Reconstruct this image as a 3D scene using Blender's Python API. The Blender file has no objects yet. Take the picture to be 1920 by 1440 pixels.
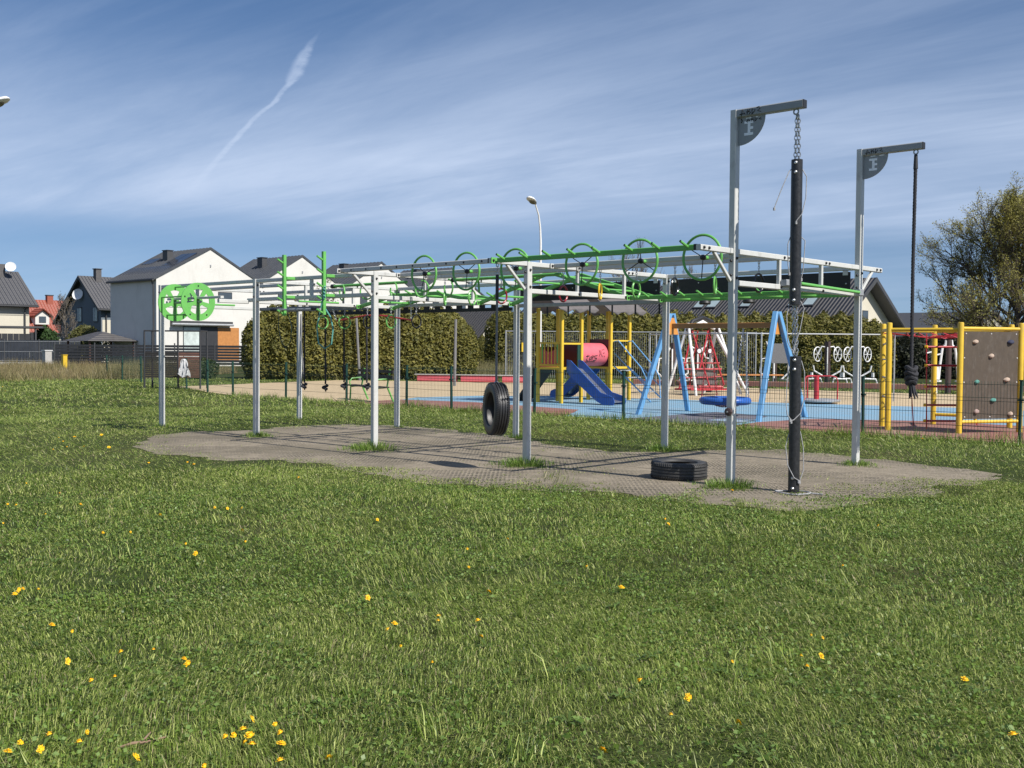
import bpy, bmesh, math, random
import numpy as np
from mathutils import Vector, Matrix
random.seed(7); RNG = np.random.default_rng(11)
R = math.radians
scene = bpy.context.scene
COL = scene.collection

# ------------------------------------------------------------------ camera
CAM = Vector((18.6594, -10.5977, 1.55))
F_PX, PITCH, ROLL, YAW = 2047.92, -0.0342, 0.0068, 2.3138
fw = Vector((math.cos(PITCH)*math.cos(YAW), math.cos(PITCH)*math.sin(YAW), math.sin(PITCH)))
rt = fw.cross(Vector((0, 0, 1))).normalized(); up = rt.cross(fw)
rt2 = rt*math.cos(ROLL)+up*math.sin(ROLL); up2 = -rt*math.sin(ROLL)+up*math.cos(ROLL)
cd = bpy.data.cameras.new('camera'); cam = bpy.data.objects.new('camera', cd); COL.objects.link(cam)
cd.sensor_width = 36.0; cd.sensor_fit = 'HORIZONTAL'; cd.lens = 36.0*F_PX/1920.0
cd.clip_start = 0.1; cd.clip_end = 5000
cam.matrix_world = Matrix(((rt2.x, up2.x, -fw.x, CAM.x), (rt2.y, up2.y, -fw.y, CAM.y), (rt2.z, up2.z, -fw.z, CAM.z), (0, 0, 0, 1)))
scene.camera = cam

# ------------------------------------------------------------------ sky, sun, exposure
SUN_EL, SUN_AZ = R(44), R(0.4)          # azimuth from +X towards +Y
SKY_STRENGTH, SUN_STRENGTH = 0.078, 5.0
world = bpy.data.worlds.new('World'); scene.world = world; world.use_nodes = True
wn, wl = world.node_tree.nodes, world.node_tree.links
wn.clear()
def WN(t, **kw):
    n = wn.new(t)
    for k, v in kw.items(): setattr(n, k, v)
    return n
def wmath(op, a, b=None, clamp=False):
    n = WN('ShaderNodeMath', operation=op, use_clamp=clamp)
    for i, v in enumerate((a, b)):
        if v is None: continue
        if isinstance(v, (int, float)): n.inputs[i].default_value = v
        else: wl.new(v, n.inputs[i])
    return n.outputs[0]
def wramp(v, a, b, lo=0.0, hi=1.0, smooth=True):
    n = WN('ShaderNodeMapRange'); n.clamp = True
    n.interpolation_type = 'SMOOTHSTEP' if smooth else 'LINEAR'
    wl.new(v, n.inputs[0])
    for i, x in enumerate((a, b, lo, hi)): n.inputs[i+1].default_value = x
    return n.outputs[0]
sky = WN('ShaderNodeTexSky', sky_type='NISHITA'); sky.sun_disc = False
sky.sun_elevation = SUN_EL; sky.sun_rotation = math.pi/2 - SUN_AZ
sky.altitude = 250; sky.air_density = 1.0; sky.dust_density = 0.35; sky.ozone_density = 2.2
tc = WN('ShaderNodeTexCoord')
svm = WN('ShaderNodeVectorMath', operation='MULTIPLY_ADD'); wl.new(tc.outputs['Generated'], svm.inputs[0]); svm.inputs[1].default_value = (1, 1, 0.90); svm.inputs[2].default_value = (0, 0, 0.10)
svn = WN('ShaderNodeVectorMath', operation='NORMALIZE'); wl.new(svm.outputs[0], svn.inputs[0]); wl.new(svn.outputs[0], sky.inputs[0])
sep = WN('ShaderNodeSeparateXYZ'); wl.new(tc.outputs['Generated'], sep.inputs[0])
dz = wmath('MAXIMUM', sep.outputs[2], 0.0)
dzp = wmath('ADD', dz, 0.06)
px, py = wmath('DIVIDE', sep.outputs[0], dzp), wmath('DIVIDE', sep.outputs[1], dzp)
comb = WN('ShaderNodeCombineXYZ'); wl.new(px, comb.inputs[0]); wl.new(py, comb.inputs[1])
def wnoise(rot, sc, scale, detail, rough, dist=0.0, off=(0, 0, 0)):
    m = WN('ShaderNodeMapping'); wl.new(comb.outputs[0], m.inputs[0])
    m.inputs['Location'].default_value = off; m.inputs['Rotation'].default_value = (0, 0, rot); m.inputs['Scale'].default_value = sc
    n = WN('ShaderNodeTexNoise'); wl.new(m.outputs[0], n.inputs['Vector'])
    n.inputs['Scale'].default_value = scale; n.inputs['Detail'].default_value = detail
    n.inputs['Roughness'].default_value = rough; n.inputs['Distortion'].default_value = dist
    return n.outputs['Fac']
n1 = wnoise(R(12), (0.32, 1.0, 1), 0.9, 7, 0.60, 0.7, (3.1, 1.2, 0))       # wisps drawn out along the wind
n2 = wnoise(R(-20), (0.6, 1.0, 1), 0.42, 4, 0.5, 0.3, (7.7, 2.0, 0))        # large veils
n3 = wnoise(R(5), (0.22, 1.0, 1), 3.2, 6, 0.65, 0.6, (1.7, 9.0, 0))         # fine streaks
veil = wmath('ADD', wmath('ADD', wmath('MULTIPLY', n1, 0.46), wmath('MULTIPLY', n2, 0.46)), wmath('MULTIPLY', n3, 0.16))
cl = wramp(veil, 0.40, 0.78)
low = wramp(sep.outputs[2], 0.085, 0.125)                                     # clear band above the horizon
thin = wramp(sep.outputs[2], 0.12, 0.30, 1.0, 0.58, False)
haze_ = wramp(sep.outputs[2], 0.11, 0.30, 0.40, 0.04)
cloud = wmath('MULTIPLY', wmath('ADD', wmath('MULTIPLY', wmath('MULTIPLY', cl, 0.74), thin), haze_), wmath('ADD', wmath('MULTIPLY', low, 0.72), 0.28), True)
# condensation trail: a curved streak on the cloud plane
tx, ty = wmath('DIVIDE', sep.outputs[0], wmath('MAXIMUM', dz, 0.02)), wmath('DIVIDE', sep.outputs[1], wmath('MAXIMUM', dz, 0.02))
P0, P1 = (-2.797, 2.152), (-5.98, 3.654)
L_ = math.hypot(P1[0]-P0[0], P1[1]-P0[1]); ax, ay = (P1[0]-P0[0])/L_, (P1[1]-P0[1])/L_
ux, uy = wmath('SUBTRACT', tx, P0[0]), wmath('SUBTRACT', ty, P0[1])
s_ = wmath('ADD', wmath('MULTIPLY', ux, ax), wmath('MULTIPLY', uy, ay))
q_ = wmath('ADD', wmath('MULTIPLY', ux, -ay), wmath('MULTIPLY', uy, ax))
def wcurve(v, pts):
    n = WN('ShaderNodeFloatCurve'); c = n.mapping.curves[0]
    n.mapping.use_clip = False
    while len(c.points) < len(pts): c.points.new(0.5, 0.5)
    for p, (a, b) in zip(c.points, pts): p.location = (a, b); p.handle_type = 'AUTO_CLAMPED'
    n.mapping.update(); wl.new(v, n.inputs['Value']); return n.outputs[0]
sn = wmath('DIVIDE', s_, L_)
bend = wcurve(sn, [(0, 0.5), (0.082, 0.492), (0.204, 0.460), (0.3, 0.456), (0.415, 0.477), (0.579, 0.488), (0.803, 0.494), (1, 0.5)])
off = wmath('SUBTRACT', bend, 0.5)
wob = wnoise(0, (1, 1, 1), 9.0, 5, 0.7)
qq = wmath('ADD', wmath('SUBTRACT', q_, off), wmath('MULTIPLY', wmath('SUBTRACT', wob, 0.5), 0.032))
wid = wcurve(sn, [(0, 0.004), (0.06, 0.018), (0.13, 0.034), (0.19, 0.034), (0.235, 0.018), (0.4, 0.019), (0.7, 0.026), (1.0, 0.035)])
tr = wmath('SUBTRACT', 1.0, wmath('DIVIDE', wmath('ABSOLUTE', qq), wid))
trail = wmath('MULTIPLY', wmath('MULTIPLY', wramp(tr, 0.0, 0.8), wramp(sn, 0.0, 0.12)), wramp(sn, 0.6, 1.3, 1.0, 0.0))
trail = wmath('MULTIPLY', trail, wramp(sep.outputs[2], 0.05, 0.1))
trail = wmath('MULTIPLY', trail, wramp(wob, 0.25, 0.6, 0.45, 1.0))
mask = wmath('ADD', cloud, wmath('MULTIPLY', wmath('MULTIPLY', trail, 0.5), wmath('SUBTRACT', 1.0, cloud)), True)
mixc = WN('ShaderNodeMix', data_type='RGBA'); wl.new(mask, mixc.inputs[0])
hsv = WN('ShaderNodeHueSaturation'); hsv.inputs['Saturation'].default_value = 1.22; hsv.inputs['Hue'].default_value = 0.506; wl.new(sky.outputs[0], hsv.inputs['Color']); wl.new(hsv.outputs[0], mixc.inputs[6])
mixc.inputs[7].default_value = (6.3, 7.5, 9.7, 1)
bg = WN('ShaderNodeBackground'); wl.new(mixc.outputs[2], bg.inputs[0]); bg.inputs[1].default_value = SKY_STRENGTH
wo = WN('ShaderNodeOutputWorld'); wl.new(bg.outputs[0], wo.inputs[0])
sd = bpy.data.lights.new('sun', 'SUN'); sd.energy = SUN_STRENGTH; sd.angle = R(0.53); sd.color = (1.0, 0.955, 0.88)
sun = bpy.data.objects.new('sun', sd); COL.objects.link(sun)
sdir = Vector((math.cos(SUN_EL)*math.cos(SUN_AZ), math.cos(SUN_EL)*math.sin(SUN_AZ), math.sin(SUN_EL)))
sun.rotation_euler = (-sdir).to_track_quat('-Z', 'Y').to_euler()
vs = scene.view_settings; vs.view_transform = 'Standard'; vs.look = 'None'; vs.exposure = 0.28; vs.gamma = 1.0
vs.use_curve_mapping = False

# ------------------------------------------------------------------ helpers: materials
def mat(name, col, rough=0.55, var=0.12, scale=6.0, bump=0.0, bscale=80.0, metal=0.0, spec=0.5, detail=4, hue=0.0, coat=0.0):
    m = bpy.data.materials.new(name); m.use_nodes = True
    nt = m.node_tree; N, L = nt.nodes, nt.links; b = N['Principled BSDF']
    g = N.new('ShaderNodeNewGeometry')
    nz = N.new('ShaderNodeTexNoise'); nz.inputs['Scale'].default_value = scale; nz.inputs['Detail'].default_value = detail
    nz.inputs['Roughness'].default_value = 0.65
    L.new(g.outputs['Position'], nz.inputs['Vector'])
    mr = N.new('ShaderNodeMapRange'); mr.inputs[1].default_value = 0.25; mr.inputs[2].default_value = 0.75
    mr.inputs[3].default_value = 1-var; mr.inputs[4].default_value = 1+var; L.new(nz.outputs[0], mr.inputs[0])
    hs = N.new('ShaderNodeHueSaturation'); hs.inputs['Color'].default_value = (*col, 1); L.new(mr.outputs[0], hs.inputs['Value'])
    if hue:
        mh = N.new('ShaderNodeMapRange'); mh.inputs[3].default_value = 0.5-hue; mh.inputs[4].default_value = 0.5+hue
        L.new(nz.outputs[0], mh.inputs[0]); L.new(mh.outputs[0], hs.inputs['Hue'])
    L.new(hs.outputs[0], b.inputs['Base Color'])
    b.inputs['Metallic'].default_value = metal; b.inputs['Specular IOR Level'].default_value = spec
    if coat: b.inputs['Coat Weight'].default_value = coat
    mr2 = N.new('ShaderNodeMapRange'); mr2.inputs[3].default_value = max(rough-0.1, 0.02); mr2.inputs[4].default_value = min(rough+0.12, 1)
    L.new(nz.outputs[0], mr2.inputs[0]); L.new(mr2.outputs[0], b.inputs['Roughness'])
    if bump:
        nb = N.new('ShaderNodeTexNoise'); nb.inputs['Scale'].default_value = bscale; nb.inputs['Detail'].default_value = 5
        L.new(g.outputs['Position'], nb.inputs['Vector'])
        bp = N.new('ShaderNodeBump'); bp.inputs['Strength'].default_value = bump; bp.inputs['Distance'].default_value = 0.02
        L.new(nb.outputs[0], bp.inputs['Height']); L.new(bp.outputs[0], b.inputs['Normal'])
    return m
M = {}
def MM(k, *a, **kw): M[k] = mat(k, *a, **kw)
MM('white_metal', (0.55, 0.55, 0.525), 0.42, 0.07, 3.5, 0.05, 40)
MM('arm_grey', (0.30, 0.31, 0.31), 0.45, 0.07, 3.5)
MM('grey_metal', (0.20, 0.215, 0.225), 0.45, 0.10, 5)
MM('green_metal', (0.135, 0.42, 0.095), 0.42, 0.10, 5, 0.04, 50)
MM('black_metal', (0.018, 0.018, 0.02), 0.5, 0.25, 20)
MM('black_board', (0.016, 0.016, 0.018), 0.6, 0.2, 6, 0.05, 60)
MM('black_pipe', (0.022, 0.022, 0.024), 0.38, 0.55, 30, 0.12, 90)
MM('tyre_rubber', (0.024, 0.024, 0.026), 0.42, 0.3, 25, 0.1, 120)
MM('dusty_rubber', (0.042, 0.041, 0.040), 0.62, 0.35, 14, 0.15, 120)
MM('steel', (0.55, 0.55, 0.55), 0.32, 0.15, 15, metal=0.85)
MM('galvanised', (0.36, 0.37, 0.38), 0.5, 0.2, 12, metal=0.3)
MM('dark_rope', (0.030, 0.030, 0.036), 0.85, 0.4, 60, 0.3, 150)
MM('pale_rope', (0.34, 0.34, 0.345), 0.85, 0.35, 60, 0.3, 150)
MM('teal_rope', (0.10, 0.32, 0.28), 0.85, 0.3, 60)
MM('strap_grey', (0.17, 0.17, 0.175), 0.8, 0.25, 30)
MM('ring_green', (0.15, 0.42, 0.10), 0.3, 0.06, 8)
MM('ring_black', (0.012, 0.012, 0.014), 0.25, 0.1, 8)
MM('ring_red', (0.27, 0.016, 0.03), 0.3, 0.08, 8)
MM('ring_yellow', (0.70, 0.45, 0.02), 0.3, 0.06, 8)
MM('red_metal', (0.45, 0.03, 0.04), 0.4, 0.1, 6)
MM('yellow_metal', (0.66, 0.44, 0.035), 0.4, 0.10, 5)
MM('blue_metal', (0.13, 0.33, 0.58), 0.42, 0.1, 5)
MM('deep_blue', (0.022, 0.105, 0.40), 0.35, 0.12, 5)
MM('orange_metal', (0.58, 0.25, 0.05), 0.5, 0.12, 5)
MM('brown_orange', (0.36, 0.17, 0.05), 0.5, 0.12, 5)
MM('pink_plastic', (0.66, 0.13, 0.16), 0.45, 0.10, 4)
MM('dark_red_board', (0.075, 0.012, 0.016), 0.5, 0.1, 5)
MM('roof_board', (0.13, 0.115, 0.11), 0.7, 0.18, 7, 0.1, 60)
MM('brown_board', (0.080, 0.060, 0.042), 0.6, 0.14, 9, 0.08, 90)
MM('fence_green', (0.010, 0.048, 0.034), 0.42, 0.15, 8)
MM('hold_beige', (0.42, 0.32, 0.25), 0.8, 0.1, 30); MM('hold_teal', (0.09, 0.26, 0.22), 0.8, 0.1, 30)
MM('hold_navy', (0.03, 0.035, 0.07), 0.8, 0.1, 30); MM('hold_pink', (0.38, 0.27, 0.24), 0.8, 0.1, 30)
MM('plaster_white', (0.63, 0.615, 0.575), 0.85, 0.05, 1.2, 0.08, 25)
MM('plaster_grey', (0.135, 0.16, 0.185), 0.9, 0.06, 1.2)
MM('plaster_cream', (0.58, 0.54, 0.44), 0.85, 0.05, 1.2)
MM('plaster_sand', (0.40, 0.38, 0.32), 0.85, 0.05, 1.2)
MM('seam_metal', (0.060, 0.064, 0.072), 0.42, 0.14, 1.5)
MM('trim_dark', (0.055, 0.056, 0.06), 0.6, 0.12, 3)
MM('solar', (0.012, 0.018, 0.032), 0.12, 0.2, 2)
MM('window_frame', (0.035, 0.036, 0.04), 0.5, 0.1, 4)
MM('glass', (0.06, 0.075, 0.09), 0.06, 0.25, 0.7, spec=0.8)
MM('glass_pale', (0.30, 0.37, 0.38), 0.08, 0.15, 0.9, spec=0.8)
MM('curtain', (0.50, 0.56, 0.54), 0.8, 0.25, 3)
MM('wood_orange', (0.46, 0.20, 0.06), 0.55, 0.18, 5)
MM('slat_dark', (0.020, 0.017, 0.015), 0.7, 0.2, 7)
MM('slat_brown', (0.13, 0.062, 0.045), 0.7, 0.22, 7)
MM('brick_dark', (0.10, 0.095, 0.095), 0.85, 0.35, 9, 0.2, 40)
MM('brick_red', (0.30, 0.085, 0.055), 0.85, 0.2, 7)
MM('panel_fence', (0.042, 0.047, 0.058), 0.55, 0.2, 3)
MM('panel_fence_dark', (0.024, 0.025, 0.028), 0.55, 0.2, 3)
MM('concrete', (0.42, 0.41, 0.39), 0.9, 0.12, 3)
MM('bench_board', (0.026, 0.022, 0.020), 0.6, 0.2, 9)
MM('white_gloss', (0.75, 0.75, 0.74), 0.35, 0.06, 5)
MM('gym_brown', (0.060, 0.038, 0.036), 0.6, 0.1, 5)
MM('lamp_glass', (0.16, 0.15, 0.12), 0.3, 0.1, 8)
MM('box_yellow', (0.68, 0.44, 0.02), 0.5, 0.08, 5)
MM('cloth', (0.50, 0.51, 0.52), 0.9, 0.35, 14)
MM('ink', (0.006, 0.006, 0.008), 0.7, 0.1, 10)
MM('logo_white', (0.92, 0.93, 0.95), 0.5, 0.04, 10)
MM('bark', (0.10, 0.08, 0.06), 0.95, 0.35, 12, 0.4, 30)
MM('bark_grey', (0.13, 0.115, 0.10), 0.95, 0.3, 12)
MM('dandelion', (0.88, 0.53, 0.008), 0.6, 0.12, 60)
MM('stem', (0.16, 0.22, 0.06), 0.6, 0.2, 30)
MM('twig_wood', (0.26, 0.17, 0.115), 0.9, 0.3, 40)
MM('blue_blind', (0.10, 0.16, 0.30), 0.5, 0.1, 5)

def rubber(name, col, var=0.16):
    m = mat(name, col, 0.85, var, 55, 0.25, 160, detail=6)
    nt = m.node_tree; N, L = nt.nodes, nt.links; hs = [n for n in N if n.type == 'HUE_SAT'][0]
    g = [n for n in N if n.type == 'NEW_GEOMETRY'][0]
    nz = N.new('ShaderNodeTexNoise'); nz.inputs['Scale'].default_value = 0.7; nz.inputs['Detail'].default_value = 6; nz.inputs['Roughness'].default_value = 0.7
    L.new(g.outputs['Position'], nz.inputs['Vector'])
    mr = N.new('ShaderNodeMapRange'); mr.inputs[1].default_value = .3; mr.inputs[2].default_value = .7; mr.inputs[3].default_value = 0.0; mr.inputs[4].default_value = 0.45
    L.new(nz.outputs[0], mr.inputs[0])
    mx = N.new('ShaderNodeMix'); mx.data_type = 'RGBA'; L.new(mr.outputs[0], mx.inputs[0]); L.new(hs.outputs[0], mx.inputs[6])
    mx.inputs[7].default_value = (0.33, 0.29, 0.23, 1)                       # wind-blown sand
    L.new(mx.outputs[2], N['Principled BSDF'].inputs['Base Color']); return m
def grime(key, dirt, lo, hi, scale=3.0, amt=.55):
    m = M[key]; nt = m.node_tree; N, L = nt.nodes, nt.links; hs = [n for n in N if n.type == 'HUE_SAT'][0]; g = [n for n in N if n.type == 'NEW_GEOMETRY'][0]
    mp = N.new('ShaderNodeMapping'); mp.inputs['Scale'].default_value = (scale*3, scale*3, scale); L.new(g.outputs['Position'], mp.inputs[0])
    nz = N.new('ShaderNodeTexNoise'); nz.inputs['Scale'].default_value = 1.0; nz.inputs['Detail'].default_value = 8; nz.inputs['Roughness'].default_value = .75; L.new(mp.outputs[0], nz.inputs['Vector'])
    mr = N.new('ShaderNodeMapRange'); mr.inputs[1].default_value = lo; mr.inputs[2].default_value = hi; mr.inputs[4].default_value = amt; L.new(nz.outputs[0], mr.inputs[0])
    mx = N.new('ShaderNodeMix'); mx.data_type = 'RGBA'; L.new(mr.outputs[0], mx.inputs[0]); L.new(hs.outputs[0], mx.inputs[6]); mx.inputs[7].default_value = (*dirt, 1); L.new(mx.outputs[2], N['Principled BSDF'].inputs['Base Color'])
grime('white_metal', (.22, .20, .17), .56, .74, 2.2, .6)
for k_ in ('green_metal', 'yellow_metal', 'blue_metal', 'deep_blue', 'pink_plastic', 'red_metal', 'white_gloss'): grime(k_, (.24, .22, .19), .55, .78, 3.0, .45)
grime('plaster_white', (.40, .38, .34), .52, .80, .35, .5); grime('brown_board', (.18, .16, .14), .52, .75, 4.0, .5); grime('seam_metal', (.12, .12, .12), .5, .75, .8, .5)
M['rubber_blue'] = rubber('rubber_blue', (0.165, 0.35, 0.50)); M['rubber_red'] = rubber('rubber_red', (0.25, 0.082, 0.065))
M['rubber_violet'] = rubber('rubber_violet', (0.085, 0.09, 0.14)); M['rubber_pale'] = rubber('rubber_pale', (0.26, 0.36, 0.48))
MM('sand', (0.50, 0.385, 0.235), 0.95, 0.16, 2.2, 0.7, 14, detail=8)

def attr_mat(name, rough=0.55, transl=0.3):
    m = bpy.data.materials.new(name); m.use_nodes = True
    nt = m.node_tree; N, L = nt.nodes, nt.links; b = N['Principled BSDF']
    a = N.new('ShaderNodeAttribute'); a.attribute_name = 'Col'
    L.new(a.outputs['Color'], b.inputs['Base Color']); b.inputs['Roughness'].default_value = rough
    b.inputs['Specular IOR Level'].default_value = 0.35
    t = N.new('ShaderNodeBsdfTranslucent'); L.new(a.outputs['Color'], t.inputs['Color'])
    mx = N.new('ShaderNodeMixShader'); mx.inputs[0].default_value = transl
    L.new(b.outputs[0], mx.inputs[1]); L.new(t.outputs[0], mx.inputs[2]); L.new(mx.outputs[0], N['Material Output'].inputs[0]); return m
M['blade'] = attr_mat('blade', 0.42, 0.34); M['leaf'] = attr_mat('leaf', 0.6, 0.25)

def tile_mat(name, col, sx, sy, axis):
    """overlapping roof tiles: colour per tile and relief, running with the slope"""
    m = mat(name, col, 0.5, 0.18, 2.5)
    nt = m.node_tree; N, L = nt.nodes, nt.links; b = N['Principled BSDF']
    g = [n for n in N if n.type == 'NEW_GEOMETRY'][0]; sp = N.new('ShaderNodeSeparateXYZ'); L.new(g.outputs['Position'], sp.inputs[0])
    def w(inp, sc, prof):
        c = N.new('ShaderNodeCombineXYZ'); L.new(inp, c.inputs[0])
        v = N.new('ShaderNodeTexWave'); v.wave_type = 'BANDS'; v.bands_direction = 'X'; v.wave_profile = prof
        v.inputs['Scale'].default_value = sc; L.new(c.outputs[0], v.inputs['Vector']); return v.outputs['Fac']
    a = w(sp.outputs[0] if axis == 'X' else sp.outputs[1], sx, 'SIN'); z = w(sp.outputs[2], sy, 'SAW')
    zz_ = N.new('ShaderNodeMath'); zz_.operation = 'MULTIPLY'; zz_.inputs[1].default_value = 2.2; L.new(z, zz_.inputs[0])
    ad = N.new('ShaderNodeMath'); ad.operation = 'ADD'; L.new(a, ad.inputs[0]); L.new(zz_.outputs[0], ad.inputs[1])
    bp = N.new('ShaderNodeBump'); bp.inputs['Strength'].default_value = 1.0; bp.inputs['Distance'].default_value = 0.07
    L.new(ad.outputs[0], bp.inputs['Height']); L.new(bp.outputs[0], b.inputs['Normal']); return m
M['tile_dark_x'] = tile_mat('tile_dark_x', (0.075, 0.070, 0.070), 1.05, 1.5, 'X')
M['tile_dark_y'] = tile_mat('tile_dark_y', (0.060, 0.060, 0.066), 1.05, 1.5, 'Y')
M['tile_red'] = tile_mat('tile_red', (0.30, 0.075, 0.045), 0.9, 1.3, 'Y')

# ------------------------------------------------------------------ helpers: geometry
class MB:
    def __init__(s): s.v, s.f, s.o = [], [], []
    def add(s, vs, fs):
        n = len(s.v); s.v += [tuple(v) for v in vs]; s.f += [tuple(i+n for i in f) for f in fs]; return s
    def box(s, x0, x1, y0, y1, z0, z1):
        return s.add([(x0, y0, z0), (x1, y0, z0), (x1, y1, z0), (x0, y1, z0), (x0, y0, z1), (x1, y0, z1), (x1, y1, z1), (x0, y1, z1)],
                     [(0, 3, 2, 1), (4, 5, 6, 7), (0, 1, 5, 4), (1, 2, 6, 5), (2, 3, 7, 6), (3, 0, 4, 7)])
    def bar(s, a, b, w, h=None, ch=0.12, upv=(0, 0, 1)):
        """chamfered box section from a to b"""
        h = h or w; a, b = Vector(a), Vector(b); d = (b-a).normalized(); u = Vector(upv)
        if abs(d.dot(u)) > 0.99: u = Vector((1, 0, 0))
        r = d.cross(u).normalized(); u = r.cross(d); c = min(w, h)*ch; W, H = w/2, h/2
        pr = [(-W+c, -H), (W-c, -H), (W, -H+c), (W, H-c), (W-c, H), (-W+c, H), (-W, H-c), (-W, -H+c)]
        vs = [a+r*x+u*y for x, y in pr]+[b+r*x+u*y for x, y in pr]
        return s.add(vs, [(i, (i+1) % 8, 8+(i+1) % 8, 8+i) for i in range(8)]+[tuple(range(7, -1, -1)), tuple(range(8, 16))])
    def tube(s, pts, r, n=8, closed=False, cap=True):
        pts = [Vector(p) for p in pts]; K = len(pts); rs = r if isinstance(r, (list, tuple)) else [r]*K
        vs, t0 = [], None
        for i in range(K):
            if closed: t = (pts[(i+1) % K]-pts[i-1])
            else: t = pts[min(i+1, K-1)]-pts[max(i-1, 0)]
            t.normalize()
            if t0 is None:
                u = t.orthogonal().normalized()
            else:
                u = u-t*u.dot(t); u = u.normalized() if u.length > 1e-6 else t.orthogonal().normalized()
            t0 = t; w = t.cross(u)
            for k in range(n):
                an = 2*math.pi*k/n; vs.append(pts[i]+(u*math.cos(an)+w*math.sin(an))*rs[i])
        fs = []
        for i in range(K if closed else K-1):
            j = (i+1) % K
            for k in range(n): fs.append((i*n+k, i*n+(k+1) % n, j*n+(k+1) % n, j*n+k))
        if cap and not closed: fs += [tuple(range(n-1, -1, -1)), tuple(range((K-1)*n, K*n))]
        return s.add(vs, fs)
    def ring(s, c, Rr, r, axis=(0, 0, 1), N=32, n=8, a0=0.0, a1=2*math.pi, ex=1.0):
        c, ax_ = Vector(c), Vector(axis).normalized()
        zz = Vector((0, 0, 1)) if abs(ax_.z) < 0.95 else Vector((1, 0, 0))
        u = ax_.cross(zz).normalized(); w = u.cross(ax_)
        full = abs(a1-a0-2*math.pi) < 1e-6
        K = N if full else N+1
        return s.tube([c+(u*math.cos(a0+(a1-a0)*i/N)+w*math.sin(a0+(a1-a0)*i/N)*ex)*Rr for i in range(K)], r, n, closed=full)
    def lathe(s, prof, c, axis=(0, 0, 1), N=32, closed=False):
        """prof: (radius, height along axis)"""
        c, ax_ = Vector(c), Vector(axis).normalized(); u = ax_.orthogonal().normalized(); w = ax_.cross(u)
        vs = [c+ax_*h+(u*math.cos(2*math.pi*k/N)+w*math.sin(2*math.pi*k/N))*r for r, h in prof for k in range(N)]
        K = len(prof)
        fs = [(i*N+k, i*N+(k+1) % N, ((i+1) % K)*N+(k+1) % N, ((i+1) % K)*N+k) for i in range(K if closed else K-1) for k in range(N)]
        if not closed: fs += [tuple(range(N-1, -1, -1)), tuple(range((K-1)*N, K*N))]
        return s.add(vs, fs)
    def prism(s, poly, d):
        """poly: list of 3D points, extruded by vector d"""
        n = len(poly); d = Vector(d); P = [Vector(p) for p in poly]
        return s.add(P+[p+d for p in P], [tuple(range(n-1, -1, -1)), tuple(range(n, 2*n))]+[(i, (i+1) % n, n+(i+1) % n, n+i) for i in range(n)])
def wloc(p):
    v = Vector((0, 0, 0))
    while p is not None: v = v+p.location; p = p.parent
    return v
def link(name, me, parent=None):
    o = bpy.data.objects.new(name, me); COL.objects.link(o)
    if parent is not None: o.parent = parent
    return o
def obj(name, mb, m, parent=None, smooth=False, at=None, **props):
    """one mesh object; world coordinates in mb; origin at its parent's base (or at)"""
    o0 = wloc(parent) if parent is not None else (Vector(at) if at is not None else Vector((0, 0, 0)))
    me = bpy.data.meshes.new(name); me.from_pydata([(v[0]-o0.x, v[1]-o0.y, v[2]-o0.z) for v in mb.v], [], mb.f)
    bm = bmesh.new(); bm.from_mesh(me); bmesh.ops.recalc_face_normals(bm, faces=bm.faces); bm.to_mesh(me); bm.free()
    mm = M[m] if isinstance(m, str) else m; me.materials.append(mm)
    if smooth:
        me.polygons.foreach_set('use_smooth', [True]*len(me.polygons))
        try: me.set_sharp_from_angle(angle=R(40))
        except Exception: pass
    o = link(name, me, parent)
    if parent is None and at is not None: o.location = o0
    for k, v in props.items(): o[k] = v
    return o
def tag(o, label, cat, group=None):
    o['label'] = label; o['category'] = cat
    if group: o['group'] = group
    return o
def thing(name, label, cat, loc=(0, 0, 0), group=None):
    o = bpy.data.objects.new(name, None); o.empty_display_size = 0.2; COL.objects.link(o); o.location = loc
    return tag(o, label, cat, group)
def struct(o): o['kind'] = 'structure'; return o
def copy_tree(root, loc=None, rz=None, label=None, sc=None):
    def rec(o, parent):
        c = o.copy(); COL.objects.link(c); c.parent = parent
        for ch in list(o.children): rec(ch, c)
        return c
    c = rec(root, None)
    if loc is not None: c.location = loc
    if rz is not None: c.rotation_euler = (0, 0, rz)
    if sc is not None: c.scale = sc if isinstance(sc, (tuple, list)) else (sc, sc, sc)
    if label: c['label'] = label
    return c
def share(o, offset, parent):
    """another piece of the same mesh"""
    c = o.copy(); COL.objects.link(c); c.parent = parent; c.location = Vector(o.location)+Vector(offset); return c
def chain(mb, a, b, link_len=0.05, r=0.006, N=8, n=4):
    a, b = Vector(a), Vector(b); d = b-a; k = max(2, int(d.length/(link_len*0.72))); d.normalize()
    for i in range(k):
        c = a+(b-a)*((i+0.5)/k); s1 = d.orthogonal().normalized(); s2 = d.cross(s1); sv = s1 if i % 2 else s2
        mb.tube([c+d*math.cos(2*math.pi*j/N)*link_len*0.5+sv*math.sin(2*math.pi*j/N)*link_len*0.3 for j in range(N)], r, n, closed=True)
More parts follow.
